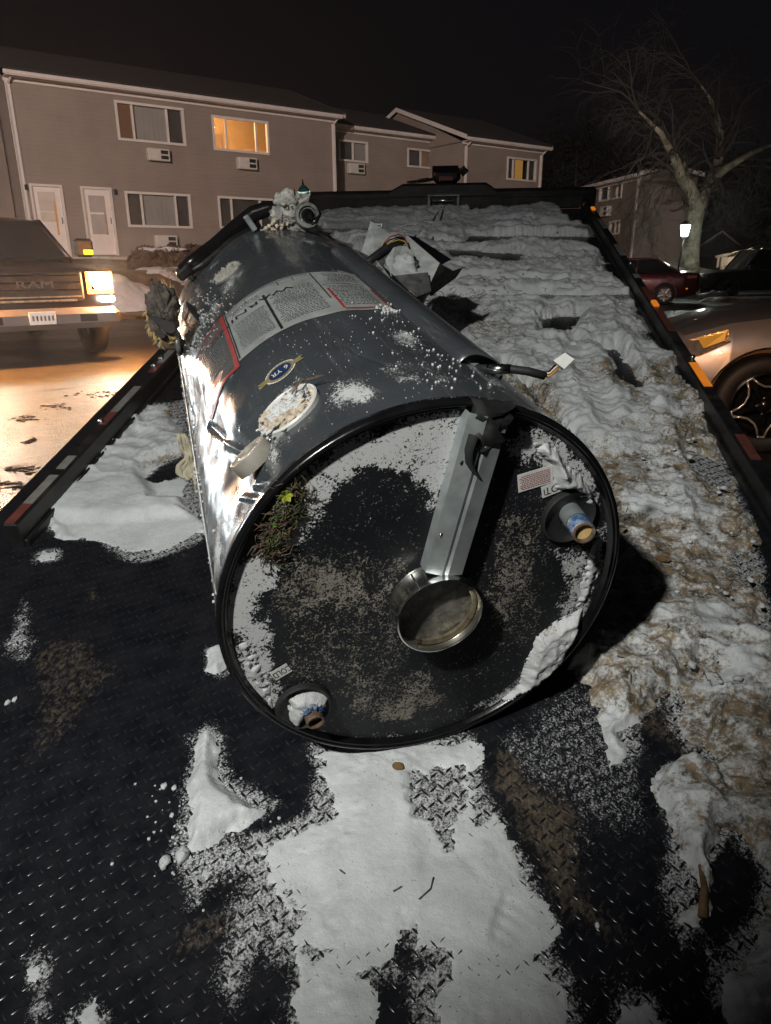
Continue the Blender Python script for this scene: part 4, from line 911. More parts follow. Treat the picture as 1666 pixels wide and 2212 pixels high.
def cdisc(th0, s0, rx, ry, rot, off, n=32, r2=None):
    v = [cyl(th0, s0, HR + off + float(dents(np.array([th0]), np.array([s0]))[0]))]; F = []
    for k in range(n):
        q = 2 * math.pi * k / n; rr_ = 1 if r2 is None or k % 2 else r2
        x, y = rx * math.cos(q) * rr_, ry * math.sin(q) * rr_; x, y = x * math.cos(rot) - y * math.sin(rot), x * math.sin(rot) + y * math.cos(rot)
        a = th0 + math.degrees(x / HR); s = s0 - y; v.append(cyl(a, s, HR + off + float(dents(np.array([a]), np.array([s]))[0])))
    for k in range(n): F.append((0, 1 + (k + 1) % n, 1 + k)[::-1])
    return v, F
m.add(*cdisc(139, .56, .022, .017, .3, .0023)); m.build('round_emblem', M['inkr'], wl2)
m = MB(); ctext(m, 'GE', 143.5, .56, .03, 1.0); m.build('lettering', M['ink'], wl2)
# oval ribbon badge
m = MB(); m.add(*cdisc(118, .345, .034, .028, 0, .0016)); bdg = m.build('ribbon_badge', M['paper'], heater); bdg['label'] = 'oval badge sticker with gold ribbon ends and navy centre'
m = MB(); m.add(*cdisc(118, .345, .032, .026, 0, .0021, 48, .93))
for sg in (-1, 1):
    pts = [(sg * .028, -.007), (sg * .052, -.010), (sg * .046, .0), (sg * .052, .009), (sg * .028, .007)]
    v = [cyl(118 + math.degrees(x / HR), .345 - y, HR + .0019 + float(dents(np.array([118 + math.degrees(x / HR)]), np.array([.345 - y]))[0])) for x, y in pts]; m.add(v, [(0, 1, 2, 3, 4)])
m.build('gold_ring', M['inkg'], bdg)
m = MB(); m.add(*cdisc(118, .345, .0245, .019, 0, .0026)); m.build('navy_centre', M['inkb'], bdg)
m = MB(); ctext(m, '6 YR', 118, .345, .019, 1.0, .0032); m.build('lettering', M['paper'], bdg)
# access covers
def cframe(th_, s_, off=0.0, tilt=0.0, tilt2=0.0):
    t = R_(th_); n_ = Vector((math.cos(t), math.sin(t), 0)); tx = Vector((-math.sin(t), math.cos(t), 0)); up = Vector((0, 0, 1)); o = n_ * (HR + off) + Vector((0, 0, -s_))
    return Matrix(((tx.x, up.x, n_.x, o.x), (tx.y, up.y, n_.y, o.y), (tx.z, up.z, n_.z, o.z), (0, 0, 0, 1))) @ Matrix.Rotation(tilt, 4, 'X') @ Matrix.Rotation(tilt2, 4, 'Y')
def snowlump(m, fr_, c, r, seed, amp=.4, n=12, freq=3.0):
    q = MB(); q.blob(c, r, seed, amp, n, freq=freq); m.add([tuple(fr_ @ Vector(p)) for p in q.v], q.f, 0, True)
f1 = cframe(120.3, .172, -.004)
m = MB(); m.lathe([(.058, 0), (.0585, .009), (.056, .012), (.054, .010), (.052, -.0)], 48, f1); c1_ = m.build('element_cover', M['white'], heater, 40)
m = MB(); m.lathe([(.0, .002), (.053, .003)], 40, f1); m.build('insulation', M['foam'], c1_)
m = MB(); snowlump(m, f1, (.008, .012, .006), (.040, .034, .014), 5, .7, 26, freq=4); snowlump(m, f1, (-.006, -.018, .004), (.030, .026, .012), 15, .7, 24, freq=4); o = m.build('snow_clump', M['snow2']); o.matrix_world = HEATM; tag(o, 'clump of snow filling the larger round cover on the heater jacket', 'snow')
m = MB(); rg = np.random.default_rng(21)
for _ in range(70):
    a = rg.uniform(-.4, 2.4); q = .042 + rg.uniform(-.010, .008); snowlump(m, f1, (q * math.cos(a) * 1.0, q * math.sin(a), rg.uniform(.002, .016)), (.008, .007, .007), _, .9, 6, freq=5)
m.build('foam_edge', M['foam'], c1_)
m = MB()
for i in range(5):
    a = rg.uniform(-2.4, -1.2); m.tube([f1 @ Vector((-.02, -.01, .02)), f1 @ Vector((-.045 + i * .004, -.02 - i * .003, .024)), f1 @ Vector((-.07 - i * .003, -.028 + i * .006, .014))], [.001, .001, .0005], 4)
m.build('twig', M['rust'], heater)
f2 = cframe(134.5, .140, .010, .25, -.15)
m = MB(); m.lathe([(.038, -.022), (.038, .001), (.0365, .004), (.033, .004), (.031, .002), (.022, .001), (.021, .003), (.017, .004), (.016, .001), (.0, .0)], 40, f2); m.build('plug_cover', pm('beige_plastic', (0.26, 0.24, 0.21), 0.4, 0, 0.2, 40, 0.2, 60), heater, 35)
f3 = cframe(119.5, 1.17, -.004)
m = MB(); m.lathe([(.046, 0), (.045, .006), (.040, .002), (.0, -.002)], 32, f3); h3 = m.build('cover_recess', M['zincd'], heater, 40)
m = MB(); [snowlump(m, f3, (.026 * math.cos(a), .022 * math.sin(a), .004), (.020, .018, .014), i, .6, 8) for i, a in enumerate((0, 1.1, 2.2, 3.2, 4.2, 5.3))]; m.build('foam_ring', pm('grey_foam', (0.30, 0.29, 0.26), .9, 0, .35, 60, .9, 90, .006), h3)
# side hatch with bent flap
f4 = cframe(147, 1.10, 0)
m = MB(); m.box((0, 0, .001), (.075, .16, .002)); m.v = [tuple(f4 @ Vector(p)) for p in m.v]; ht = m.build('hatch', M['steel'], heater)
m = MB(); m.sheet([f4 @ Vector(p) for p in ((-.04, -.08, .002), (-.04, .09, .002), (-.055, .06, .035), (-.05, -.05, .035))], .0012); m.build('bent_flap', M['black'], ht)
m = MB(); m.tube([f4 @ Vector(p) for p in ((-.01, .07, .012), (-.005, -.03, .020), (-.015, -.09, .012), (-.01, -.16, .004))], .004, 6); m.build('latch_wire', M['rust'], ht)
# cable conduit moulding down the right side, with open end and plug
rr_c = .040
def cond(s, k=0):
    th0 = 62.5 + (s - .2) * 1.0 ; return th0
v = []; F = []; n_ = 18; ns = 30
for j in range(ns + 1):
    s = .196 + (1.225 - .196) * j / ns; e_ = min(1, (1.225 - s) / .05 + .02); fr_ = cframe(cond(s), s)
    for i in range(n_ + 1):
        a = math.pi * i / n_ ; ex_ = (abs(math.cos(a)) ** .7) * math.copysign(1, math.cos(a)); v.append(tuple(fr_ @ Vector((.047 * ex_ * (.6 + .4 * math.sqrt(e_)), 0, (.036 * math.sin(a) - .010) * math.sqrt(max(e_, .0)) - .0))))
for j in range(ns):
    for i in range(n_): a = j * (n_ + 1) + i; F.append((a, a + n_ + 1, a + n_ + 2, a + 1)[::-1])
m = MB(); m.add(v, F, 0, True); o = m.build('conduit_cover', M['jacket'], heater); sm = o.modifiers.new('thick', 'SOLIDIFY'); sm.thickness = .0025; sm.offset = -1
m = MB(); f5 = cframe(cond(.21), .215); m.prism([(.043 * math.cos(a), .024 * max(0, math.sin(a))) for a in np.linspace(0, math.pi, 12)], .01, f5 @ Matrix(((1, 0, 0, 0), (0, 0, -1, 0), (0, 1, 0, 0), (0, 0, 0, 1)))); m.build('conduit_mouth', M['ink'], o)  # black plug stands in for the shade inside the open end
m = MB(); m.sheet([f5 @ Vector(p) for p in ((.038, .004, .001), (-.02, .02, .001), (-.030, .016, .004), (.036, -.004, .006))], .0015); m.build('folded_tab', M['zinc'], o)
def wpt(x, y, z): return Vector(hloc(depthpt(x, y, z)))
zc = float((np.array(HEATM @ Vector(cyl(cond(.2), .2, HR + .01))) - CC) @ CF)
m = MB(); m.tube([wpt(1010, 790, zc + .05), wpt(1035, 796, zc), wpt(1060, 797, zc - .02), wpt(1100, 797, zc - .03), wpt(1140, 802, zc - .03), wpt(1178, 812, zc - .03)], [.0075] * 6, 10); cb = m.build('sensor_cable', M['rubber'], heater)
m = MB(); m.tube([wpt(1052, 797, zc - .018), wpt(1104, 797.5, zc - .03)], .0088, 12); m.build('metal_ferrule', M['steel'], cb)
for i, k in enumerate(('wy', 'wr', 'ww', 'blacks')):
    m = MB(); m.tube([wpt(1172, 813 - i * 2.6, zc - .03), wpt(1188, 812 - i * 3.2, zc - .03), wpt(1197, 804 - i * 4, zc - .03), wpt(1206, 795 - i * 3, zc - .03)], .0023, 6); m.build('wire', M[k], cb)
a, b_, c, d = wpt(1192, 782, zc - .03), wpt(1215, 800, zc - .03), wpt(1237, 779, zc - .03), wpt(1217, 765, zc - .03)
m = MB(); m.sheet([a, b_, c, d], .012); m.build('plug_connector', M['paper'], cb)
# gas valve and control lumps on the far top
zf = float((np.array(HEATM @ Vector(cyl(95, 1.5, HR))) - CC) @ CF); g = wpt(645, 462, zf + .02)
M['valve'] = pm('chalky_cast_aluminium', (0.33, 0.32, 0.30), 0.7, 0.0, 0.45, 25, 0.9, 70, .008, dirt=(0.06, 0.05, 0.045))
m = MB(); m.blob(g, (.055, .055, .05), 3, .55, 22, freq=3.0); m.blob(g + Vector((-.035, .035, 0)), (.035, .035, .04), 8, .55, 18, freq=3.0); m.blob(g + Vector((-.06, -.0, 0)), (.03, .03, .03), 18, .55, 16, freq=3.0); m.box(g + Vector((.01, -.045, .01)), (.09, .04, .05), bev=.01); gv_ = m.build('gas_valve', M['valve'], heater)
for nm, (x, y), r, mt in (('valve_port', (664, 465), .040, 'zincd'), ('valve_knob', (664, 465), .020, 'blacks')):
    q = wpt(x, y, zf - .03); fr_ = Matrix.Translation(q); pr = [(r, -.04), (r, .0), (r * .92, .006), (r * .7, .006), (r * .66, -.004), (0, -.004)] if nm == 'valve_port' else [(r, -.01), (r, .008), (r * .6, .014), (0, .012)]
    m = MB(); m.lathe(pr, 24, fr_ @ Matrix.Rotation(R_(-12), 4, 'X')); m.build(nm, M[mt], gv_, 40)
m = MB(); m.tube([wpt(680, 450, zf - .01), wpt(690, 462, zf - .02), wpt(683, 478, zf - .02), wpt(672, 484, zf - .02)], .008, 8); m.build('valve_lever', M['blacks'], gv_)
m = MB(); m.tube([wpt(620, 447, zf), wpt(617, 462, zf), wpt(613, 482, zf)], .006, 8); m.build('igniter_rod', M['rust'], gv_)
# hose and cable run along the far left shoulder
zh = zf + .04
m = MB(); m.tube([wpt(392, 586, zh - .1), wpt(420, 562, zh - .1), wpt(465, 528, zh - .06), wpt(510, 490, zh), wpt(548, 462, zh), wpt(580, 450, zh), wpt(610, 450, zh)], [.020, .021, .021, .024, .026, .024, .022], 12); hs = m.build('black_hose', M['blacks'], heater)
m = MB(); m.tube([wpt(398, 596, zh - .1), wpt(440, 570, zh - .1), wpt(500, 520, zh - .05), wpt(560, 485, zh)], .010, 8); m.box(wpt(398, 586, zh - .1), (.05, .03, .06), Matrix.Rotation(.6, 3, 'Z'), bev=.006); m.build('burner_tube', M['black'], heater)
for x, y in ((408, 592), (541, 482)):
    m = MB(); m.box(wpt(x, y, zh - .07), (.018, .052, .02), Matrix.Rotation(.5, 3, 'Z'), bev=.003); m.build('hose_clip', M['zinc'], hs)
m = MB(); rg = np.random.default_rng(31)
for i in range(60):
    q = i / 60; x = 470 + 150 * q + rg.normal(0, 6); y = 545 - 75 * q + rg.normal(0, 6) - 8; m.blob(wpt(x, y + 16, zh - .04), (.007, .007, .007), i, .6, 4)
m.build('foam_crumbs', M['foam'], heater)
# clogged casting and pipe stub sticking out on the left
zl = zf - .25; q = wpt(352, 682, zl)
m = MB(); m.blob(q, (.040, .086, .036), 6, .38, 22, freq=3.2); m.blob(q + Vector((.012, .03, 0)), (.038, .05, .034), 16, .4, 16, freq=3.2); m.blob(q + Vector((-.010, -.035, 0)), (.036, .05, .034), 26, .4, 16, freq=3.2)
cst = m.build('valve_casting', pm('dirty_casting', (.075, .062, .052), .8, .1, .5, 40, 1.0, 45, .01, dirt=(.20, .175, .15)), heater)
for x, y, r in ((349, 668, .010), (341, 692, .011), (361, 705, .016), (347, 722, .009)):
    a = wpt(x, y, zl - .041); b_ = wpt(x, y, zl - .0); k = MB(); k.tube([a, b_], r, 9, smooth=False, flat=1.5); k.build('port', M['ink'], cst)  # black stubs stand in for the shade inside the open ports
m = MB(); m.tube([wpt(346, 738, zl), wpt(372, 742, zl + .02), wpt(395, 744, zl + .05)], [.020, .019, .016], 14); m.build('pipe_stub', M['rust'], heater)
m = MB(); m.lathe([(.0, .0), (.035, .0), (.035, .012), (.0, .012)], 6, Matrix.Translation(wpt(382, 742, zl + .03)) @ Matrix.Rotation(R_(80), 4, 'Y') ); m.build('pipe_nut', M['zincd'], heater)
m = MB(); rg = np.random.default_rng(17)
for i in range(260):
    a = rg.uniform(0.2, 5.6); rx, ry = 27 + rg.normal(0, 4), 56 + rg.normal(0, 5); x0, y0 = 352 + rx * math.cos(a), 684 - ry * math.sin(a) * .9
    l = rg.uniform(4, 20) * (1.5 if 60 < math.degrees(a) < 120 else 1); b2 = a + rg.normal(0, .8)
    m.tube([wpt(x0, y0, zl), wpt(x0 + l * .5 * math.cos(b2), y0 - l * .5 * math.sin(b2), zl - .01), wpt(x0 + l * math.cos(b2 + .4), y0 - l * math.sin(b2 + .4), zl - .0)], [.0014, .0011, .0005], 4)
o = m.build('grass_tuft', M['grass']); o.matrix_world = HEATM; tag(o, 'dry straw-coloured grass caught around the casting on the heater\'s left side', 'grass', kind='stuff')
# plant debris on the rim
def rimpt(x, y, z=0.0): c_ = cap(x, y, .0105 - z); return Vector((c_[0], c_[1], CAPZ + z))
m = MB(); rg = np.random.default_rng(44)
for i in range(520):
    q = rg.random(); x = 640 - 62 * q + rg.normal(0, 12); y = 1062 + 130 * q + rg.normal(0, 14); a = rg.uniform(0, 6.28); l = rg.uniform(.008, .030); b0 = rimpt(x, y, rg.uniform(0, .010))
    m.tube([b0, b0 + Vector((math.cos(a) * l * .5, math.sin(a) * l * .5, .004)), b0 + Vector((math.cos(a + .5) * l, math.sin(a + .5) * l, rg.uniform(-.002, .008)))], [.0009, .0008, .0003], 4, mi=0 if i % 3 else 1)
o = m.build('moss_clump', [M['rust'], M['moss']]); o.matrix_world = HEATM; tag(o, 'tangle of brown roots and moss stuck on the rim of the heater cap', 'moss', kind='stuff')
for (x, y, s, k, lb) in ((617, 1070, .011, 'leafy', 'crumpled yellow leaf on the moss at the heater rim'), (590, 1137, .005, 'leafg', 'tiny bright green leaf on the moss at the heater rim')):
    m = MB(); c_ = rimpt(x, y, .014)
    for i in range(6 if k == 'leafy' else 2):
        a = i * 1.05; d = Vector((math.cos(a), math.sin(a), .3)); e = Vector((-math.sin(a), math.cos(a), 0)); m.sheet([c_, c_ + d * s * .6 + e * s * .4, c_ + d * s + Vector((0, 0, .002)), c_ + d * s * .6 - e * s * .4], .0004)
    o = m.build('leaf', M[k]); o.matrix_world = HEATM; tag(o, lb, 'leaf')
# sheet metal burner box torn off beside the far end
sb = thing('sheet_metal_box', Matrix.Translation(Vector(depthpt(870, 590, 2.9))), 'torn open galvanised sheet metal box with wires, lying in the snow right of the heater', 'metal box')
_inv = sb.matrix_world.inverted()
def sp(x, y, z): return _inv @ Vector(depthpt(x, y, z))
zz = 2.85
M['zincb'] = pm('bright_galvanised', (.58, .60, .60), .5, .2, .3, 10, .3, 25, .006, dirt=(.3, .3, .29))
for nm, pts, k in (('back_panel', [(802, 478, zz + .25), (782, 545, zz + .1), (812, 560, zz), (862, 520, zz + .15)], 'zincb'),
                   ('front_panel', [(852, 532, zz), (880, 508, zz + .1), (950, 568, zz - .02), (926, 620, zz - .12), (888, 618, zz - .15), (845, 595, zz - .12), (833, 560, zz - .05)], 'zincb'),
                   ('side_panel', [(812, 560, zz), (852, 532, zz + .02), (834, 562, zz - .03), (826, 575, zz - .05)], 'zincd'),
                   ('bottom_panel', [(846, 596, zz - .12), (925, 588, zz - .10), (932, 628, zz - .15), (900, 640, zz - .2)], 'zincd'),
                   ('end_flange', [(950, 568, zz - .02), (978, 585, zz), (1000, 578, zz), (985, 600, zz - .03), (930, 640, zz - .1), (926, 620, zz - .12)], 'black'),
                   ('top_flange', [(880, 508, zz + .1), (900, 512, zz + .12), (975, 560, zz + .05), (952, 572, zz)], 'blacks'),
                   ('torn_lip', [(812, 560, zz - .01), (826, 575, zz - .06), (850, 610, zz - .16), (888, 645, zz - .24), (896, 640, zz - .22), (852, 596, zz - .13)], 'black')):
    m = MB(); m.sheet([sp(*p) for p in pts], .003); m.build(nm, M[k], sb)
m = MB(); m.blob(sp(876, 572, zz - .06), (.05, .04, .04), 4, .5, 10); o = m.build('snow_clump', M['snowl']); o.matrix_world = sb.matrix_world; tag(o, 'small heap of snow lying inside the torn metal box', 'snow')
m = MB(); m.tube([sp(786, 575, zz - .05), sp(805, 558, zz - .03), sp(830, 538, zz - .03), sp(856, 522, zz), sp(870, 515, zz + .02)], [.017, .016, .014, .010, .008], 10); m.build('black_cable', M['rubber'], sb)
for i, k in enumerate(('wy', 'blacks', 'wr')):
    m = MB(); m.tube([sp(826, 536 - i * 3, zz - .03), sp(842, 524 - i * 6, zz - .03), sp(862, 518 - i * 6, zz - .02), sp(874, 521 - i * 4, zz), sp(882, 532, zz)], .0028, 7); m.build('wire', M[k], sb)
m = MB(); m.tube([sp(802, 478, zz + .25), sp(815, 485, zz + .24), sp(827, 484, zz + .24), sp(822, 494, zz + .24)], .006, 7); m.build('hook', M['zincd'], sb)
# cream rag hanging from the lower left of the heater
rgm = thing('rag', Matrix.Translation(Vector(depthpt(405, 985, 1.95))), 'crumpled cream work glove or rag wedged under the left side of the heater', 'rag'); ri = rgm.matrix_world.inverted()
gy, gx = 34, 22; v = []; F = []
for j in range(gy + 1):
    q = j / gy; xl = float(np.interp(q, [0, .12, .3, .5, .62, .75, .9, 1], [386, 384, 390, 399, 394, 383, 382, 398])); xr = float(np.interp(q, [0, .12, .3, .5, .7, .9, 1], [398, 407, 412, 417, 422, 427, 428]))
    for i in range(gx + 1):
        p = i / gx; n_ = mnoise.noise(Vector((p * 3, q * 5, 1))); f_ = mnoise.noise(Vector((p * 7 + q * 4, q * 3, 8)))
        v.append(ri @ Vector(depthpt(xl + (xr - xl) * p + 2 * f_, 938 + q * 94 + 4 * n_ + (6 * math.sin(p * 5) if q > .9 else 0), 1.93 + .014 * n_ + .010 * f_)))
for j in range(gy):
    for i in range(gx): a = j * (gx + 1) + i; F.append((a, a + 1, a + gx + 2, a + gx + 1))
m = MB(); m.add(v, F, 0, True); o = m.build('cloth', M['cloth'], rgm); sm = o.modifiers.new('t', 'SOLIDIFY'); sm.thickness = .004
m = MB(); m.tube([ri @ Vector(depthpt(x, y, 1.93)) for x, y in ((418, 1025), (422, 1045), (423, 1068))], [.005, .004, .003], 6); m.build('loose_end', M['cloth'], rgm)
# ------------------------------------------------------------------ apartment building (frame: s along the facade, o away from us, z up)
def siding(name, col):
    t = NT(name); sx = t.n.new('ShaderNodeSeparateXYZ'); t.l.new(t.co, sx.inputs[0])
    fz = t.math('FRACT', t.math('MULTIPLY', sx.outputs[2], 8.0)); n = t.noise(1.2, 5); n2 = t.noise(20, 3)
    c = t.mix(t.ramp(n, 0.3, 0.7), tuple(k * .88 for k in col), tuple(k * 1.08 for k in col))
    t.set(col=c, rough=t.math('MULTIPLY_ADD', n2, 0.2, 0.5)); t.bump(t.math('ADD', fz, t.math('MULTIPLY', n2, .1)), 0.7, 0.012); return t.m
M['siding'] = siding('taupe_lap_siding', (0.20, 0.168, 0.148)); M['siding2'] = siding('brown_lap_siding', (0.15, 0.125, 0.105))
M['trim'] = pm('white_trim', (0.50, 0.47, 0.45), 0.5, 0, 0.07, 3, 0.05, 20); M['roof'] = pm('asphalt_shingle', (0.014, 0.014, 0.016), 0.9, 0, 0.35, 5, 0.6, 12, 0.02)
M['wglass'] = glass('window_glass'); M['blind'] = pm('grey_blind', (0.30, 0.30, 0.31), 0.8, 0, 0.10, 1.5, 0.1, 10)
M['blindd'] = pm('dark_curtain', (0.055, 0.055, 0.06), 0.8, 0, 0.3, 3, 0.3, 6); M['blindw'] = pm('warm_curtain', (0.30, 0.22, 0.17), 0.8, 0, 0.3, 4, 0.3, 8)
M['room'] = pm('cream_room_wall', (0.55, 0.42, 0.26), 0.8, 0, 0.08, 1, 0.05, 10); M['acm'] = pm('air_conditioner_plastic', (0.42, 0.41, 0.38), 0.5, 0, 0.1, 6, 0.05, 20)
M['door'] = pm('white_storm_door', (0.60, 0.55, 0.52), 0.4, 0, 0.06, 3, 0.05, 20)
bld = thing('apartment_building', BLDM, 'long two storey apartment building with taupe siding, white trim and stepped roofs', 'building')
def wall(par, s0, s1, o, z0, z1, holes, mat, th=.2):
    """front wall at offset o with rectangular holes (s0,s1,z0,z1)"""
    S = sorted({s0, s1, *[h[0] for h in holes], *[h[1] for h in holes]}); Zz = sorted({z0, z1, *[h[2] for h in holes], *[h[3] for h in holes]})
    m = MB()
    for a, b_ in zip(S[:-1], S[1:]):
        for c, d in zip(Zz[:-1], Zz[1:]):
            if any(h[0] <= a + 1e-6 and b_ <= h[1] + 1e-6 and h[2] <= c + 1e-6 and d <= h[3] + 1e-6 for h in holes): continue
            m.add([(a, o, c), (b_, o, c), (b_, o, d), (a, o, d)], [(0, 1, 2, 3)])
    for h in holes:
        m.add([(h[0], o, h[2]), (h[1], o, h[2]), (h[1], o, h[3]), (h[0], o, h[3]), (h[0], o + th, h[2]), (h[1], o + th, h[2]), (h[1], o + th, h[3]), (h[0], o + th, h[3])], [(0, 4, 5, 1), (1, 5, 6, 2), (2, 6, 7, 3), (3, 7, 4, 0)])
    return m.build('wall', mat, par)
def window(par, s0, s1, z0, z1, o, splits, backs):
    fw = .075
    f = MB()
    for a, b_, c, d in ((s0, s1, z0 - .0, z0 + fw), (s0, s1, z1 - fw, z1), (s0, s0 + fw, z0 + fw, z1 - fw), (s1 - fw, s1, z0 + fw, z1 - fw)): f.box(((a + b_) / 2, o + .02, (c + d) / 2), (b_ - a, .13, d - c))
    fo = f.build('window', M['trim'], par)
    sp_ = [s0 + fw] + [s0 + (s1 - s0) * q for q in splits] + [s1 - fw]
    for q in sp_[1:-1]:
        m = MB(); m.box((q, o + .03, (z0 + z1) / 2), (.065, .08, z1 - z0 - 2 * fw)); m.build('mullion', M['trim'], fo)
    for i in range(len(sp_) - 1):
        m = MB(); m.box(((sp_[i] + sp_[i + 1]) / 2, o + .045, (z0 + z1) / 2), (sp_[i + 1] - sp_[i], .006, z1 - z0 - 2 * fw)); m.build('pane', M['wglass'], fo)
        if backs[i]:
            m = MB(); n_ = 14; a, b_ = sp_[i], sp_[i + 1]
            for k in range(n_):
                x0, x1 = a + (b_ - a) * k / n_, a + (b_ - a) * (k + 1) / n_; w0 = .004 * (k % 2); w1 = .004 * ((k + 1) % 2)
                m.add([(x0, o + .10 + w0, z0 + fw), (x1, o + .10 + w1, z0 + fw), (x1, o + .10 + w1, z1 - fw), (x0, o + .10 + w0, z1 - fw)], [(0, 1, 2, 3)])
            m.build('curtain', M[backs[i]], fo)
    return fo
def acunit(par, s0, s1, z0, z1, o):
    a = MB(); a.box(((s0 + s1) / 2, o - .10, (z0 + z1) / 2), (s1 - s0, .24, z1 - z0), bev=.02); ao = a.build('air_conditioner', M['acm'], par)
    for k in range(2):
        m = MB(); zz_ = z0 + (z1 - z0) * (.3 + .42 * k); m.box((s0 + (s1 - s0) * .74, o - .223, zz_), ((s1 - s0) * .34, .012, (z1 - z0) * .30)); m.build('vent_opening', M['black'], ao)
        m = MB()
        for j in range(4): m.box((s0 + (s1 - s0) * .32, o - .222, zz_ - (z1 - z0) * .12 + j * (z1 - z0) * .08), ((s1 - s0) * .40, .012, (z1 - z0) * .035))
        m.build('louvre', M['trim'], ao)
def downspout(par, s, o, z0, z1):
    m = MB(); m.box((s, o - .05, (z0 + z1) / 2), (.075, .06, z1 - z0)); m.box((s, o - .012, (z0 + z1) / 2), (.16, .02, z1 - z0)); m.tube([(s, o - .05, z1 - .02), (s + .06, o - .16, z1 + .12), (s + .10, o - .36, z1 + .24)], .038, 6); m.build('downspout', M['trim'], par)
def eave(par, s0, s1, o, z, ov=.42):
    m = MB(); m.box(((s0 + s1) / 2, o - ov + .05, z + .0), (s1 - s0 + .06, .11, .12), bev=.02); m.build('gutter', M['trim'], par)
    m = MB(); m.box(((s0 + s1) / 2, o - ov / 2, z - .075), (s1 - s0, ov, .02)); m.box(((s0 + s1) / 2, o - .02, z - .13), (s1 - s0, .035, .10)); m.build('soffit', M['trim'], par)
    m = MB(); k = s0 + .3
    while k < s1: m.box((k, o - ov / 2, z - .088), (.22, ov * .7, .006)); k += .62
    m.build('soffit_vent', M['acm'], par)
def gable(par, s0, s1, o0, o1, z, rise, ov=.42, rake=True):
    zr = z + rise; om = (o0 + o1) / 2; th = .05
    m = MB()
    for a, b_, c, d in ((o0 - ov, z, om, zr), (o1 + ov, z, om, zr)):
        m.add([(s0 - .2, a, b_ + .07), (s1 + .2, a, b_ + .07), (s1 + .2, c, d + .07), (s0 - .2, c, d + .07), (s0 - .2, a, b_ + .07 + th), (s1 + .2, a, b_ + .07 + th), (s1 + .2, c, d + .07 + th), (s0 - .2, c, d + .07 + th)],
              [(0, 1, 2, 3), (4, 5, 6, 7), (0, 1, 5, 4), (1, 2, 6, 5), (2, 3, 7, 6), (3, 0, 4, 7)])
    m.build('roof', M['roof'], par)
    for s_ in (s0, s1): m = MB(); m.add([(s_, o0, z - .1), (s_, o1, z - .1), (s_, om, zr - .02)], [(0, 1, 2)]); m.build('gable_wall', M['siding'], par)
    if rake:
        for s_ in (s0 - .215, s1 + .195):
            m = MB()
            for a, b_ in ((o0 - ov, om), (o1 + ov, om)): m.add([(s_, a, z - .06), (s_, b_, zr - .06), (s_, b_, zr + .12), (s_, a, z + .12), (s_ + .025, a, z - .06), (s_ + .025, b_, zr - .06), (s_ + .025, b_, zr + .12), (s_ + .025, a, z + .12)], [(0, 1, 2, 3), (4, 5, 6, 7), (0, 1, 5, 4), (2, 3, 7, 6)])
            m.build('rake_board', M['trim'], par)
# block one
UW1 = (1.08, 3.42, 5.23, 6.40); UW2 = (4.43, 6.66, 5.19, 6.31); LW1 = (1.08, 3.39, 2.57, 3.70); LW2 = (4.43, 6.68, 2.60, 3.70); D1 = (-1.88, -.90, 1.62, 3.77); D2 = (-.34, .65, 1.66, 3.77)
wall(bld, -2.1, 9.62, 0, .9, 6.66, [UW1, UW2, LW1, LW2, D1, D2], M['siding'])
m = MB(); m.box((-2.1 + .01, 4, 3.75), (.02, 8, 5.8)); m.box((9.61, 4, 3.75), (.02, 8, 5.8)); m.box((3.7, 8, 3.75), (11.7, .02, 5.8)); m.box((3.7, 4, 4.55), (11.6, 7.9, .1)); m.build('side_wall', M['siding'], bld)
eave(bld, -2.15, 9.7, 0, 6.73); gable(bld, -2.1, 9.62, 0, 8, 6.73, 1.55)
downspout(bld, 9.52, 0, 1.5, 6.5); downspout(bld, -2.02, 0, 1.5, 6.5); 
m = MB(); m.box((-2.05, -.012, 3.8), (.13, .02, 5.6)); m.build('corner_board', M['trim'], bld)
M['blindl'] = emis('lit_peach_curtain', (1.0, .42, .22), .10); window(bld, *UW1, 0, (.24, .74), ('blindl', 'blind', 'blindd')); window(bld, *LW1, 0, (.24, .76), ('blindd', 'blind', 'blindd')); window(bld, *LW2, 0, (.24, .76), ('blindd', 'blindd', 'blindd'))
window(bld, *UW2, 0, (.24, .77), (None, None, None))
m = MB(); m.box((5.2, .16, 2.95), (1.0, .02, .55)); m.build('low_curtain', pm('green_cloth', (0.06, 0.075, 0.055), 0.8), bld)
# lit room behind the upper window
m = MB(); a0, a1, z0, z1, dp = 4.0, 8.6, 4.62, 6.9, 3.4
m.add([(a0, .22, z0), (a1, .22, z0), (a1, dp, z0), (a0, dp, z0), (a0, .22, z1), (a1, .22, z1), (a1, dp, z1), (a0, dp, z1)], [(0, 1, 2, 3), (4, 5, 6, 7), (1, 2, 6, 5), (2, 3, 7, 6), (3, 0, 4, 7)]); rm = m.build('room', M['room'], bld)
m = MB(); m.box((6.9, 2.2, 5.0), (.9, .7, .8), bev=.03); m.build('cupboard', M['blindw'], rm); m = MB(); m.box((5.9, dp - .05, 5.45), (.9, .06, 1.7)); m.build('doorway', M['blindw'], rm)
m = MB(); m.lathe([(0, -.14), (.07, -.10), (.10, 0), (.06, .10), (.02, .14), (.02, .3)], 14, Matrix.Translation((4.62, .42, 6.0))); m.build('hanging_lamp', emis('warm_shade', (1, .62, .25), 9), rm)
q = BLDM @ Vector((5.0, 1.5, 6.25)); lamp('room_lamp', 'POINT', q, None, 270, (1.0, .62, .30), .12)
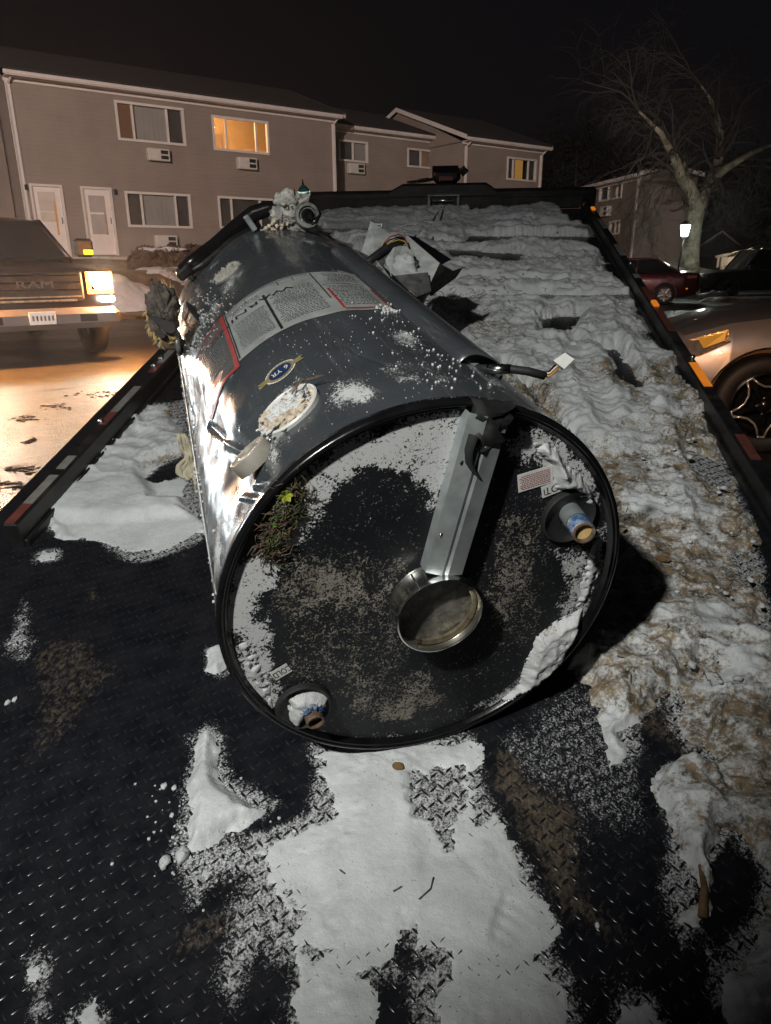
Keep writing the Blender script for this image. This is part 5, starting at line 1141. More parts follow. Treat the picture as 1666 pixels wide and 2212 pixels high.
# third block windows are warm too
for dd, o in ((D1, 0), (D2, 0)):
    s0, s1, z0, z1 = dd
    m = MB()
    for a, b_, c, d in ((s0, s0 + .07, z0, z1), (s1 - .07, s1, z0, z1), (s0 + .07, s1 - .07, z1 - .07, z1)): m.box(((a + b_) / 2, .01, (c + d) / 2), (b_ - a, .14, d - c))
    dr = m.build('front_door', M['trim'], bld)
    m = MB(); m.box(((s0 + s1) / 2, .02, (z0 + z1) / 2 - .03), (s1 - s0 - .15, .04, z1 - z0 - .09)); m.build('door_leaf', M['door'], dr)
    for za, zb in ((z0 + 1.05, z0 + 1.30 + .03), (z0 + 1.36, z1 - .22)) if dd is D1 else ((z0 + .66, z0 + 1.28), (z0 + 1.34, z1 - .26)):
        m = MB(); m.box(((s0 + s1) / 2 - .02, -.004, (za + zb) / 2), (.52, .012, zb - za), bev=.004); m.build('door_glass', pm('door_glass%d' % int(za * 100), (0.33, 0.30, 0.29) if dd is D2 else (.46, .42, .38), 0.2, 0, .1, 3, 0), dr)
    m = MB(); m.box((s1 - .30, -.012, z0 + 1.15), (.055, .008, 1.0)); m.build('door_stripe', M['gold'] if dd is D1 else M['blindw'], dr)
    m = MB(); m.tube([(s1 - .14, -.02, z0 + 1.0), (s1 - .14, -.05, z0 + 1.03), (s1 - .14, -.05, z0 + 1.15), (s1 - .14, -.02, z0 + 1.18)], .012, 6); m.build('door_handle', M['black'], dr)
    m = MB(); m.box((s1 + .12 if dd is D2 else s0 - .10, -.05, z1 - .12), (.09, .10, .16), bev=.02); m.build('wall_lantern', M['black'], bld)
m = MB(); m.box((-.7, -.5, 1.35), (2.6, 1.0, .5)); m.build('door_step', M['kerb'], bld)
acunit(bld, 1.98, 2.72, 4.68, 5.06, 0); acunit(bld, 5.28, 6.02, 4.63, 5.03, 0); acunit(bld, 1.93, 2.70, 1.92, 2.32, 0)
# block two, set back
o2 = 1.2; W21 = [fac(730, 300, o2), fac(795, 353, o2)]; W22 = [fac(880, 319, o2), fac(938, 366, o2)]
w1 = (W21[0][0], W21[1][0], W21[1][1], W21[0][1]); w2 = (W22[0][0], W22[1][0], W22[1][1], W22[0][1]); z2 = fac(850, 292, o2)[1]
wall(bld, 9.5, 17.3, o2, .9, z2, [w1, w2], M['siding']); window(bld, *w1, o2, (.5,), ('blindd', 'blind')); window(bld, *w2, o2, (.5,), ('blindd', 'blindw'))
m = MB(); m.box((13.4, o2 + 7, 3.7), (7.6, .02, 5.6)); m.build('side_wall', M['siding'], bld)
eave(bld, 9.7, 17.2, o2, z2 + .04); gable(bld, 9.7, 17.2, o2, 9, z2 + .04, 1.45, rake=False); a = fac(750, 375, o2); acunit(bld, a[0], a[0] + .78, a[1], a[1] + .40, o2)
q = fac(966, 340, o2); downspout(bld, q[0] - .2, o2, 1.5, z2 - .2)
# block three, standing forward
o3 = -1.1; c3 = fac(1003, 303, o3); e3 = fac(1172, 335, o3); z3 = c3[1] - .02; w3 = [fac(1096, 338, o3), fac(1157, 394, o3)]; w = (w3[0][0], w3[1][0], w3[1][1], w3[0][1])
wall(bld, c3[0], e3[0], o3, .9, z3, [w], M['siding']); window(bld, *w, o3, (.22, .73), ('blindd', None, 'blindd'))
m = MB(); m.box((w[0] + .9, o3 + .12, (w[2] + w[3]) / 2), (.50, .02, w[3] - w[2] - .15)); m.build('lit_curtain', emis('lit_curtain', (1.0, .50, .12), .30), bld)
m = MB(); m.box((w[0] + 1.0, o3 + .6, (w[2] + w[3]) / 2), (1.8, .02, 1.4)); m.build('dark_room_back', M['blindd'], bld)
m = MB(); m.box((c3[0] + .01, o3 + 4.5, 3.6), (.02, 9, z3 - .9 + 1.9 - .0 - 1.9)); m.box((e3[0] - .01, o3 + 4.5, 3.6), (.02, 9, z3 - .9)); m.build('side_wall', M['siding'], bld)
eave(bld, c3[0] - .1, e3[0] + .15, o3, z3 + .05); gable(bld, c3[0], e3[0], o3, o3 + 9, z3 + .05, 1.75)
downspout(bld, c3[0] + .12, o3, 1.5, z3 - .2); downspout(bld, e3[0] - .08, o3, 1.5, z3 - .2)
# wing left of block one, hardly in view
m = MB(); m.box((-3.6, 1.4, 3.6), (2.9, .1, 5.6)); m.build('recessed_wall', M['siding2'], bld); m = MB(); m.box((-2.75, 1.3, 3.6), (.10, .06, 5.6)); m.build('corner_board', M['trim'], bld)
# second apartment building, perpendicular, darker
k0 = hity(1180, 408, 44.0); k1 = hity(1383, 380, 33.5); d2 = (k1 - k0); d2[2] = 0; L2 = float(np.linalg.norm(d2)); d2 /= L2; n2_ = np.array([-d2[1], d2[0], 0])
B2M = frame(np.array([k0[0], k0[1], 0]), d2, n2_, np.array([0, 0, 1.0])); b2 = thing('apartment_building', B2M, 'dim brown apartment building behind the bare tree, its corner beside the lamp post', 'building')
def fac2(x, y):
    r = ray(x, y); o = np.array([k0[0], k0[1], 0]); t = ((o - CC) @ n2_) / (r @ n2_); P = CC + r * t; return float((P - o) @ d2), float(P[2])
zt = k1[2]
wa, wb_ = fac2(1297, 402), fac2(1343, 428); wc, wd2 = fac2(1318, 478), fac2(1338, 506); hs_ = [(wa[0], wb_[0], wb_[1], wa[1]), (wc[0], wd2[0], wd2[1], wc[1])]
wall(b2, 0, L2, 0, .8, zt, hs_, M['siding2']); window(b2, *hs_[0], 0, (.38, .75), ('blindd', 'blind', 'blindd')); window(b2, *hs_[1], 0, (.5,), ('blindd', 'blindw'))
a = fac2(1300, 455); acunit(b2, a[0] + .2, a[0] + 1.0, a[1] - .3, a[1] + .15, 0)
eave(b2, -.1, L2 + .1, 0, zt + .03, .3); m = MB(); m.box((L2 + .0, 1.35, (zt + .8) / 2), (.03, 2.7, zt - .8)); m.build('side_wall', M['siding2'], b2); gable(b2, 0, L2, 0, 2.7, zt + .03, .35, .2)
m = MB(); m.box((L2 - .05, -.03, (zt + .8) / 2), (.14, .05, zt - .8)); m.build('corner_board', M['trim'], b2)
# garage and bungalow row at the right
def shed(name, x0, x1, y, Yd, label, zb, ze, zr, door, depth=6, cat='building'):
    p0 = hity(x0, y, Yd); p1 = hity(x1, y, Yd); w_ = float(p1[0] - p0[0]); g = thing(name, Matrix.Translation((float(p0[0]), Yd, 0)), label, cat)
    m = MB(); m.add([(0, 0, zb), (w_, 0, zb), (w_, 0, ze), (w_ / 2, 0, zr), (0, 0, ze), (0, depth, zb), (w_, depth, zb), (w_, depth, ze), (w_ / 2, depth, zr), (0, depth, ze)], [(0, 1, 2, 3, 4), (5, 6, 7, 8, 9), (0, 5, 9, 4), (1, 6, 7, 2)]); m.build('wall', M['siding'], g)
    m = MB(); e = .25
    for a, b_ in (((-e, ze - .12), (w_ / 2, zr + .02)), ((w_ + e, ze - .12), (w_ / 2, zr + .02))): m.add([(a[0], -.3, a[1]), (b_[0], -.3, b_[1]), (b_[0], depth, b_[1]), (a[0], depth, a[1]), (a[0], -.3, a[1] + .08), (b_[0], -.3, b_[1] + .08), (b_[0], depth, b_[1] + .08), (a[0], depth, a[1] + .08)], [(0, 1, 2, 3), (4, 5, 6, 7), (0, 1, 5, 4), (1, 2, 6, 5)])
    m.build('roof', M['roof'], g)
    m = MB()
    for a, b_ in (((-e, ze - .17), (w_ / 2, zr - .03)), ((w_ + e, ze - .17), (w_ / 2, zr - .03))): m.add([(a[0], -.32, a[1]), (b_[0], -.32, b_[1]), (b_[0], -.32, b_[1] + .13), (a[0], -.32, a[1] + .13), (a[0], -.30, a[1]), (b_[0], -.30, b_[1]), (b_[0], -.30, b_[1] + .13), (a[0], -.30, a[1] + .13)], [(0, 1, 2, 3), (4, 5, 6, 7), (0, 1, 5, 4), (2, 3, 7, 6)])
    m.build('rake_board', M['trim'], g)
    for nm, a, b_, c, d, mt in door: 
        m = MB(); m.box((w_ * (a + b_) / 2, -.03, (c + d) / 2), (w_ * (b_ - a), .06, d - c), bev=.01); m.build(nm, M[mt], g)
    for x_ in (.06, w_ - .06): m = MB(); m.box((x_, -.02, (zb + ze) / 2), (.12, .05, ze - zb)); m.build('corner_board', M['trim'], g)
    return g, w_
gar_, gw_ = shed('garage', 1500, 1592, 570, 46, 'small brown gabled garage just right of the bare tree trunk', .9, 2.15, 3.05, [('door_panel', .55, .95, 1.0, 1.9, 'siding2')])
m = MB(); m.blob((.0, -.18, 1.30), (.07, .06, .10), 1, .1, 8); m.build('wall_lamp', emis('warm_wall_lamp', (1, .82, .55), 9), gar_)
lamp('wall_lamp_light', 'POINT', gar_.matrix_world @ Vector((1.2, -2.2, 1.7)), None, 420, (1.0, .78, .52), .1)
bg_, bw_ = shed('bungalow', 1548, 1700, 570, 42, 'low pale house front behind the black car', .9, 1.72, 2.02, [('front_door', .05, .30, .9, 1.6, 'trim'), ('window', .55, .75, 1.25, 1.6, 'trim'), ('window', .80, .95, 1.25, 1.6, 'trim')])
lamp('porch_light', 'POINT', bg_.matrix_world @ Vector((bw_ * .5, -1.2, 1.9)), None, 150, (1.0, .80, .55), .1)
# ------------------------------------------------------------------ bare tree
M['bark'] = pm('lichened_bark', (0.24, 0.235, 0.18), 0.9, 0, 0.55, 3.2, 1.0, 7, 0.08, dirt=(0.045, 0.04, 0.035)); M['twig'] = pm('grey_twig', (0.045, 0.04, 0.034), 0.9, 0, 0.3, 4, 0.3, 9)
TY = 31.0
def tp(x, y, dy=0.0): return Vector(hity(x, y, TY + dy))
tb = tp(1490, 600); tree = thing('bare_tree', Matrix.Translation(tb), 'big leafless tree with a pale forked trunk and drooping twigs behind the lamp post', 'tree'); tb = Vector(tb)
m = MB(); pts = [(1488, 606, .42), (1490, 560, .37), (1494, 520, .33), (1500, 480, .32), (1508, 450, .34), (1512, 425, .36)]
m.tube([tp(x, y) - tb for x, y, r in pts], [r for *_, r in pts], 16); 
trunk = m.build('trunk', M['bark'], tree)
main = [([(1506, 440), (1490, 405), (1470, 380), (1462, 350), (1445, 320), (1430, 290), (1405, 265), (1380, 240)], .24, -1.0), ([(1506, 440), (1488, 405), (1480, 370), (1478, 345)], .26, .6), ([(1510, 440), (1535, 395), (1550, 360), (1556, 320), (1555, 285), (1548, 250), (1535, 215), (1515, 185)], .23, .8),
        ([(1535, 395), (1560, 370), (1590, 350), (1625, 330), (1660, 315), (1720, 300)], .17, -1.2), ([(1550, 340), (1570, 300), (1590, 260), (1600, 225), (1640, 190), (1700, 150)], .10, 1.5), ([(1462, 350), (1440, 330), (1400, 335), (1375, 350), (1340, 400)], .08, -2), ([(1430, 290), (1425, 262), (1405, 240), (1395, 215)], .09, 1), ([(1556, 300), (1540, 270), (1525, 250), (1510, 225), (1500, 180), (1480, 130)], .08, 2)]
rg = random.Random(11)
def twigs(m, p, d, L, r, depth, droop):
    n = 5; P = [p]; dd = Vector(d).normalized(); rr = [r]
    for i in range(n):
        dd = (dd + Vector((rg.gauss(0, .20), rg.gauss(0, .20), rg.gauss(0, .16) - droop * .10))).normalized(); P.append(P[-1] + dd * L / n); rr.append(r * (1 - .8 * (i + 1) / n))
    m.tube(P, rr, 5 if r > .03 else 4 if r > .012 else 3, caps=False)
    if depth:
        for i in range(1, n + 1):
            for _ in range(2 if depth > 1 else 2):
                if rg.random() < .50: twigs(m, P[i], (P[i] - P[i - 1]).normalized() + Vector((rg.gauss(0, .75), rg.gauss(0, .75), rg.gauss(0, .55) - droop * .25)), L * rg.uniform(.45, .75), max(rr[i] * .62, .006), depth - 1, droop + .5)
for pts, r0, dy in main:
    m = MB(); P = [tp(x, y, dy * i / max(1, len(pts) - 1)) - tb for i, (x, y) in enumerate(pts)]; R0 = [r0 * 1.15 * (1 - .88 * i / (len(P) - 1)) for i in range(len(P))]; m.tube(P, R0, 9)
    br = m.build('branch', M['bark'] if r0 > .11 else M['twig'], tree); m = MB()
    for i in range(1, len(P)):
        for _ in range(2):
            d = (P[i] - P[i - 1]).normalized() + Vector((rg.gauss(0, .8), rg.gauss(0, .8), rg.gauss(.1, .5))); twigs(m, P[i].lerp(P[i - 1], rg.random()), d, rg.uniform(1.0, 2.3), R0[i] * .45 + .014, 2, .6)
    for _ in range(2): twigs(m, P[-1], (P[-1] - P[-2]).normalized() + Vector((rg.gauss(0, .2), 0, rg.gauss(0, .2))), 2.6, R0[-1] + .012, 2, .2)
    tw_ = m.build('twigs', M['twig'], br); tag(tw_, kind='stuff')
m = MB(); 
for x, y in ((1400, 420), (1400, 440), (1410, 460), (1395, 470), (1425, 430), (1620, 400), (1640, 400), (1600, 430), (1580, 440)):
    for _ in range(3): twigs(m, tp(x + rg.gauss(0, 10), y - 30, rg.uniform(-1.5, 0)) - tb, (rg.gauss(0, .3) - .2, 0, -1), 1.5, .022, 2, .5)
tag(m.build('twigs', M['twig'], tree), kind='stuff')
# ------------------------------------------------------------------ lamp post
lb = Vector(hity(1464, 583, 29.0)); lp = thing('lamp_post', Matrix.Translation(lb), 'lit white lantern on a thin post in front of the bare tree', 'lamp post')
hz = float(hity(1470, 512, 29)[2]) - lb.z; dxl = .10
m = MB(); m.tube([(0, 0, -.3), (dxl * .5, 0, hz * .5), (dxl, 0, hz)], .035, 8); m.lathe([(.05, hz - .04), (.10, hz), (.04, hz + .02)], 10, Matrix.Translation((dxl, 0, 0))); m.build('post', M['black'], lp)
m = MB(); m.lathe([(0, 0), (.12, 0), (.19, .38), (.19, .40), (0, .42)], 6, Matrix.Translation((dxl, 0, hz + .02)), smooth=False); m.build('lantern', emis('cool_lantern', (.86, 1.0, .92), 26), lp)
m = MB(); m.lathe([(.21, .41), (.20, .44), (.05, .56), (0, .60)], 6, Matrix.Translation((dxl, 0, hz + .02)), smooth=False); m.build('lantern_cap', M['black'], lp)
lamp('lantern_light', 'POINT', lb + Vector((dxl, -.3, hz + .25)), None, 60, (.9, 1.0, .85), .15)
# ------------------------------------------------------------------ evergreens
M['needle'] = pm('dark_needles', (0.035, 0.05, 0.03), 0.8, 0, 0.5, 2.0, 0)
M['leafb'] = pm('dark_foliage', (0.012, 0.014, 0.012), 0.9, 0, 0.5, 2.0, 0)
def evergreen(x, y0, Yd, h, wdt, label, seed, mat='needle', n=5200, trunkh=.4, kind='cone'):
    b_ = hity(x, y0, Yd); z0 = float(gz(b_[0], Yd)) - .1; r = np.random.default_rng(seed); g = thing('evergreen_tree', Matrix.Translation((float(b_[0]), Yd, z0)), label, 'tree')
    m = MB(); m.tube([(0, 0, 0), (.05, 0, h * .5), (0, 0, h * .9)], [.22, .14, .03], 8); m.build('trunk', M['twig'], g)
    V = []; F = []
    tt = r.random(n) ** .8; az = r.uniform(0, 6.283, n); 
    if kind == 'cone': rad = wdt * (1 - tt) * (.45 + .55 * r.random(n)) * (.72 + .28 * np.sin(tt * 38 + az * 2)) + .1; z = h * (.08 + .92 * tt) - rad * .22
    else: ph = np.arccos(r.uniform(-1, 1, n)); q = (.55 + .45 * r.random(n)) * (1 + .25 * np.sin(az * 3 + seed) * np.sin(ph * 4)); rad = wdt * np.sin(ph) * q; z = h * (.58 + .42 * np.cos(ph) * q)
    P = np.stack([rad * np.cos(az), rad * np.sin(az), z], -1)
    d1 = np.stack([np.cos(az), np.sin(az), -.35 + .3 * r.normal(size=n)], -1); d2_ = np.stack([-np.sin(az), np.cos(az), .3 * r.normal(size=n)], -1)
    l = r.uniform(.12, .34, n)[:, None] * (1 if kind == 'cone' else 1.3); w_ = l * .28
    V = np.stack([P - d2_ * w_ * .5, P + d1 * l * .5 - d2_ * w_, P + d1 * l, P + d2_ * w_ * .8], 1).reshape(-1, 3); F = np.arange(n * 4).reshape(-1, 4)
    fastmesh('crown', V, F, M[mat], g, smooth=False); return g
evergreen(1665, 600, 34, 5.6, 2.5, 'dark evergreen with drooping boughs at the right edge, beside the bungalow', 3, n=9000)
evergreen(1235, 500, 60, 11.0, 4.4, 'rounded black treetop rising behind the dim brown building', 5, 'leafb', 9000, kind='round')
evergreen(1345, 500, 66, 9.5, 4.0, 'lower black treetop behind the bare tree crown', 6, 'leafb', 7000, kind='round')
evergreen(1600, 500, 62, 8.8, 6.0, 'wide black treetop above the small garage', 7, 'leafb', 9000, kind='round')
# ------------------------------------------------------------------ shrubs and snow on the bank
M['shrub'] = pm('brown_shrub', (0.05, 0.032, 0.026), 0.9, 0, 0.5, 4.0, 0)
for i, (x, y, Yd, w_, lb_) in enumerate(((321, 560, 23.0, .62, 'leftmost dark rounded shrub under the wall air conditioner'), (372, 560, 23.6, .80, 'widest dark shrub with snow on top, middle of the three by the wall'), (425, 560, 24.6, .70, 'dark shrub partly hidden behind the heater hose'))):
    b_ = hity(x, y, Yd); z0 = float(gz(b_[0], Yd)) - .02; g = thing('shrub', Matrix.Translation((float(b_[0]), Yd, z0)), lb_, 'shrub', 'rounded shrubs by the building'); r = np.random.default_rng(60 + i)
    n = 2600; az = r.uniform(0, 6.283, n); ph = np.arccos(r.uniform(-.2, 1, n)); q = .75 + .3 * r.random(n); P = np.stack([w_ * np.sin(ph) * np.cos(az) * q, w_ * .8 * np.sin(ph) * np.sin(az) * q, .62 * np.cos(ph) * q + .05], -1)
    d1 = r.normal(size=(n, 3)) * .05; d2_ = r.normal(size=(n, 3)) * .04; V = np.stack([P - d1, P + d2_, P + d1, P - d2_], 1).reshape(-1, 3); fastmesh('foliage', V, np.arange(n * 4).reshape(-1, 4), M['shrub'], g, smooth=False)
    m = MB(); m.tube([(0, 0, -.1), (0, 0, .4)], .05, 6); m.build('stem', M['twig'], g)
    if i < 2: m = MB(); m.blob((.05, -.05, .60), (w_ * .5, w_ * .4, .08), 70 + i, .4, 10); o = m.build('snow_cap', M['snowfar'], g)
def gp(x, y, z=None):
    """point of the terrain seen at a photo position"""
    r = ray(x, y); t0 = 8.0
    for t in np.arange(8, 80, .05):
        P = CC + r * t
        if P[2] <= gz(P[0], P[1]): return P
    return CC + r * 60
def gpoly(l): return [tuple(gp(*q)[:2]) for q in l]
snow_sheet('snow_patch', gpoly([(292, 580), (330, 574), (400, 572), (470, 575), (480, 640), (440, 650), (400, 625), (350, 600), (300, 592)]), .12, .07, M['snowfar'], sd=3, rag=.5)
tag(bpy.context.scene.objects['snow_patch'], 'thin snow patch on the bank in front of the shrubs', 'snow')
c_ = gp(262, 672); pl = [(c_[0] - 3.2, c_[1] - 1.6), (c_[0] - .4, c_[1] - .7), (c_[0] + 1.0, c_[1] + .4), (c_[0] + 1.1, c_[1] + 1.2), (c_[0] - .6, c_[1] + 1.3), (c_[0] - 3.4, c_[1] + .4)]
o = snow_sheet('snow_bank', pl, 1.15, .08, M['snowfar'], base=lambda: 0, sd=9, rag=.5, lump=.2) if False else None
X, Y = np.meshgrid(np.arange(c_[0] - 4.6, c_[0] + 2.0, .07), np.arange(c_[1] - 2.0, c_[1] + 3.4, .07)); dx_ = X - (c_[0] - .75); dy_ = Y - (c_[1] + .7); a_ = dx_ * .8 + dy_ * .6; b2_ = -dx_ * .6 + dy_ * .8
rr_ = np.sqrt((a_ / 2.3) ** 2 + (b2_ / 1.4) ** 2) + .22 * (fbm(X * 1.2, Y * 1.2, 4, 5) - .5); Z = 1.2 * np.clip(1 - rr_ ** 1.35, -.05, 1) * (1 + .25 * (fbm(X * 2, Y * 2, 4, 7) - .5)) + .05 * (fbm(X * 7, Y * 7, 3, 8) - .5)
tag(gridmesh('snow_bank', X, Y, Z + .02, M['snowfar'], keep=(rr_ < 1.02), attrs={'dirt': .14 + .4 * (fbm(X * 1.5, Y * 1.5, 4, 31) > .6)}), 'ploughed heap of snow beside the pickup, lit orange', 'snow bank', kind='stuff')
kerb_snow = [(-9.5, 16.6), (-5.0, 20.0), (0, 23.6), (6.4, 28.3), (6.4, 28.6), (0, 24.0), (-5, 20.35), (-9.5, 17.0)]
o = snow_sheet('snow_strip', kerb_snow, .12, .07, M['snowfar'], sd=13, rag=.25); tag(o, 'low strip of dirty snow left along the kerb', 'snow')
o = snow_sheet('snow_strip', [(7.5, 29.3), (12, 29.6), (20, 29.8), (30, 30), (30, 33), (20, 32.5), (12.2, 33), (9, 34)], .22, .1, M['snowfar'], sd=14, rag=.6); tag(o, 'strip of snow on the bank behind the red car', 'snow')
o = snow_sheet('snow_strip', [(10.6, 25.4), (12.0, 25.0), (18, 25.3), (24, 26), (24, 27.0), (14, 26.6), (11.2, 26.4)], .16, .07, M['snowfar'], sd=15, rag=.5); tag(o, 'low heap of snow under the black car', 'snow')
# smears of dirt on the wet asphalt
m = MB(); rg2 = np.random.default_rng(6)
for x, y, l in ((232, 852, 90), (120, 880, 50), (60, 905, 40), (50, 1015, 40), (30, 1048, 70), (60, 955, 26)):
    for _ in range(int(l * .7)):
        c0_ = hitz(x + rg2.normal(0, l * .4), y + rg2.normal(0, 4), 0.0); s = rg2.uniform(.006, .032); m.blob((c0_[0], c0_[1], s * .1), (s * .7, s * .6, s * .2), _, .9, 5)
tag(m.build('mud_crumbs', M['rust']), 'dark crumbs of mud and leaves on the wet asphalt', 'mud', kind='stuff')
for nm, pts in (('tar', [(0, 1052), (120, 1038), (230, 1020)]), ('tar', [(0, 1010), (60, 1000)]), ('tar', [(90, 845), (250, 826), (340, 818)])):
    m = MB(); P = [hitz(x, y, .004) for x, y in pts]; v = []; 
    for p in P: v += [(p[0], p[1] - .02, .004), (p[0], p[1] + .02, .005)]
    m.add(v, [(2 * i, 2 * i + 2, 2 * i + 3, 2 * i + 1) for i in range(len(P) - 1)]); tag(m.build('asphalt_crack', M['ink']), kind='structure')
# ------------------------------------------------------------------ vehicles (local: x forward, y left, z up, origin on the ground under the middle)
def interp(tab, x):
    xs_ = [p[0] for p in tab]; return [float(np.interp(x, xs_, [p[k] for p in tab])) for k in range(1, len(tab[0]))]
def car_body(tab, paint, par, axles, wr, name='body', ncut=.07):
    """tab rows: x, half width, z bottom, z top"""
    xs_ = np.unique(np.concatenate([np.linspace(tab[0][0], tab[-1][0], 46), [p[0] for p in tab]])); V = []; F = []
    prof = [(0, 0, 0), (.80, 0, 0), (.93, .06, 0), (.985, .22, 0), (1.0, .45, 0), (.99, .68, 0), (.965, .86, 0), (.90, .955, 0), (.72, .99, 0), (.4, 1.0, .012), (0, 1.0, .02)]
    half = len(prof); ring = prof + [(-a, b, c) for a, b, c in prof[-2:0:-1]]; n = len(ring)
    for x in xs_:
        w, zb, zt = interp(tab, x)
        for a, b, c in ring: V.append((x, a * w, zb + (zt - zb) * b + c))
    for i in range(len(xs_) - 1):
        for k in range(n): F.append((i * n + k, i * n + (k + 1) % n, (i + 1) * n + (k + 1) % n, (i + 1) * n + k))
    F.append(tuple(range(n))[::-1]); F.append(tuple(range((len(xs_) - 1) * n, len(xs_) * n)))
    m = MB(); m.add(V, F, 0, True); o = m.build(name, paint, par)
    hw = max(p[1] for p in tab); cut = []
    for ax in axles:
        for sg in (-1, 1):
            k = MB(); k.lathe([(0, -.20), (wr + ncut, -.20), (wr + ncut, .2), (0, .2)], 40, Matrix.Translation((ax, sg * hw, wr)) @ Matrix.Rotation(R_(90), 4, 'X'), smooth=False); c = k.build('cut', M['black'], par); cut.append(c)
    bpy.context.view_layer.update(); boolean(o, cut)
    try: o.data.polygons.foreach_set('use_smooth', [True] * len(o.data.polygons)); o.data.set_sharp_from_angle(angle=R_(32))
    except Exception: pass
    return o
def wheel(par, x, y, wr, sg, rimr, style, mats):
    Mx = Matrix.Translation((x, y, wr)) @ Matrix.Rotation(R_(-90 * sg), 4, 'X'); w = .11
    m = MB(); m.lathe([(rimr, -w), (wr - .03, -w), (wr, -w + .03), (wr, w - .03), (wr - .012, w - .008), (wr - .03, w + .004), (rimr + .03, w + .006), (rimr + .006, w - .004), (rimr, w - .01)], 40, Mx); t_ = m.build('tyre', M['rubber'], par)
    m = MB(); m.lathe([(rimr + .002, w - .008), (rimr - .012, w - .002), (rimr - .02, w - .02), (rimr - .025, -w * .3), (.0, -w * .3)], 40, Mx); rm_ = m.build('rim', mats[0], par, 40)
    m = MB()
    for k in range(5):
        a = 2 * math.pi * k / 5 + .31
        if style == 'cross':
            A = lambda r, da, z=w - .018: Mx @ Vector((r * math.cos(a + da), r * math.sin(a + da), z))
            for pth in ([A(.05, 0), A(rimr * .5, 0, w - .01), A(rimr * .72, -.10), A(rimr * .95, -.10)], [A(rimr * .62, 0, w - .012), A(rimr * .95, .13)]): m.tube(pth, [.026, .024, .022, .022][:len(pth)], 4, smooth=False, flat=.6)
        else:
            A = lambda r, da, z=w - .02: Mx @ Vector((r * math.cos(a + da), r * math.sin(a + da), z)); m.tube([A(.04, 0), A(rimr * .55, 0), A(rimr * .97, 0)], [.038, .030, .036], 4, smooth=False)
    m.lathe([(0, w - .0), (.05, w - .004), (.06, w - .03)], 16, Mx); m.build('spokes', mats[1], rm_)
    if style == 'cross':
        m = MB()
        for k in range(5):
            a = 2 * math.pi * k / 5 + .31; B_ = lambda r, da: Mx @ Vector((r * math.cos(a + da), r * math.sin(a + da), w + .0))
            m.tube([B_(rimr * .93, .10), B_(rimr * .74, .20), B_(rimr * .60, .42), B_(rimr * .60, .84), B_(rimr * .74, 1.06), B_(rimr * .93, 1.16)], .0085, 5)
            m.tube([B_(rimr * .955, -.12 + i * .04) for i in range(7)], .009, 5)
        m.build('machined_edge', mats[2], rm_)
        m = MB()
        for k in range(5):
            a = 2 * math.pi * k / 5; q = Mx @ Vector((.057 * math.cos(a), .057 * math.sin(a), w - .01)); m.tube([q, q + (Mx.to_3x3() @ Vector((0, 0, .012)))], .009, 6)
        m.build('lug_nuts', M['steel'], rm_)
    return t_
def paint(name, col, rough=.22, metal=.3):
    t = NT(name); n = t.noise(3, 4); d = t.noise(9, 5, .7); c = t.mix(t.ramp(d, .45, .8), col, tuple(k * .9 + .002 for k in col)); t.set(col=c, rough=t.math('MULTIPLY_ADD', d, .28, rough - .08), metal=metal, coat=.6); return t.m
M['cglass'] = pm('car_glass', (0.010, 0.011, 0.012), 0.06, 0, 0.1, 3, 0)
def cabin(par, pts_low, pts_top, hw0, hw1, z0, z1, mat, paintm, pillars, nm='windows'):
    x0, x1 = pts_low; x2, x3 = pts_top; V = []; F = []; ns = 8; xs_ = []
    def ringpt(t_, s_):   # t_ 0..1 along, s_ 0..1 up
        xa = x0 + (x1 - x0) * t_; xb = x2 + (x3 - x2) * t_; return xa + (xb - xa) * s_, hw0 + (hw1 - hw0) * s_, z0 + (z1 - z0) * (s_ - .12 * s_ * (1 - s_) * 0)
    m = MB(); n_ = 10
    for sg in (-1, 1):
        v = []; f = []
        for i in range(n_ + 1):
            for j in range(5):
                x, y, z = ringpt(i / n_, j / 4); v.append((x, sg * y, z + .0))
        for i in range(n_):
            for j in range(4): a = i * 5 + j; f.append((a, a + 1, a + 6, a + 5))
        m.add(v, f, 0, True)
    for (xa, xb) in ((x0, x2), (x1, x3)):
        v = []; f = []; bow = .10 * (1 if xa == max(x0, x1) else -1)
        for j in range(5):
            s_ = j / 4; hw = hw0 + (hw1 - hw0) * s_
            for i in range(7):
                q = -1 + 2 * i / 6; v.append((xa + (xb - xa) * s_ + bow * (1 - q * q) * .8, q * hw, z0 + (z1 - z0) * s_))
        for j in range(4):
            for i in range(6): a = j * 7 + i; f.append((a, a + 1, a + 8, a + 7))
        m.add(v, f, 0, True)
    g = m.build(nm, mat, par)
    m = MB(); v = []; f = []
    for i in range(13):
        t_ = i / 12; x = x2 + (x3 - x2) * t_
        for j in range(9):
            q = -1 + 2 * j / 8; v.append((x + (.08 * (1 - q * q) * (1 if t_ == 1 else -1 if t_ == 0 else 0)) * (1 if x3 > x2 else -1), q * hw1 * 1.0, z1 + .055 * (1 - q ** 4) * (1 - (2 * t_ - 1) ** 6) + .005))
    for i in range(12):
        for j in range(8): a = i * 9 + j; f.append((a, a + 1, a + 10, a + 9))
    m.add(v, f, 0, True); m.build('roof', paintm, par)
    for sg in (-1, 1):
        m = MB()
        for t_ in pillars:
            a, b_ = ringpt(t_, 0), ringpt(t_, 1); m.tube([(a[0], sg * (a[1] + .004), a[2]), (b_[0], sg * (b_[1] + .004), b_[2])], .035 if t_ in (0, 1) else .028, 6)
        a, b_ = ringpt(0, 1), ringpt(1, 1); m.tube([(a[0], sg * a[1], a[2]), (b_[0], sg * b_[1], b_[2])], .028, 6); m.build('pillars', paintm, par)
    return g
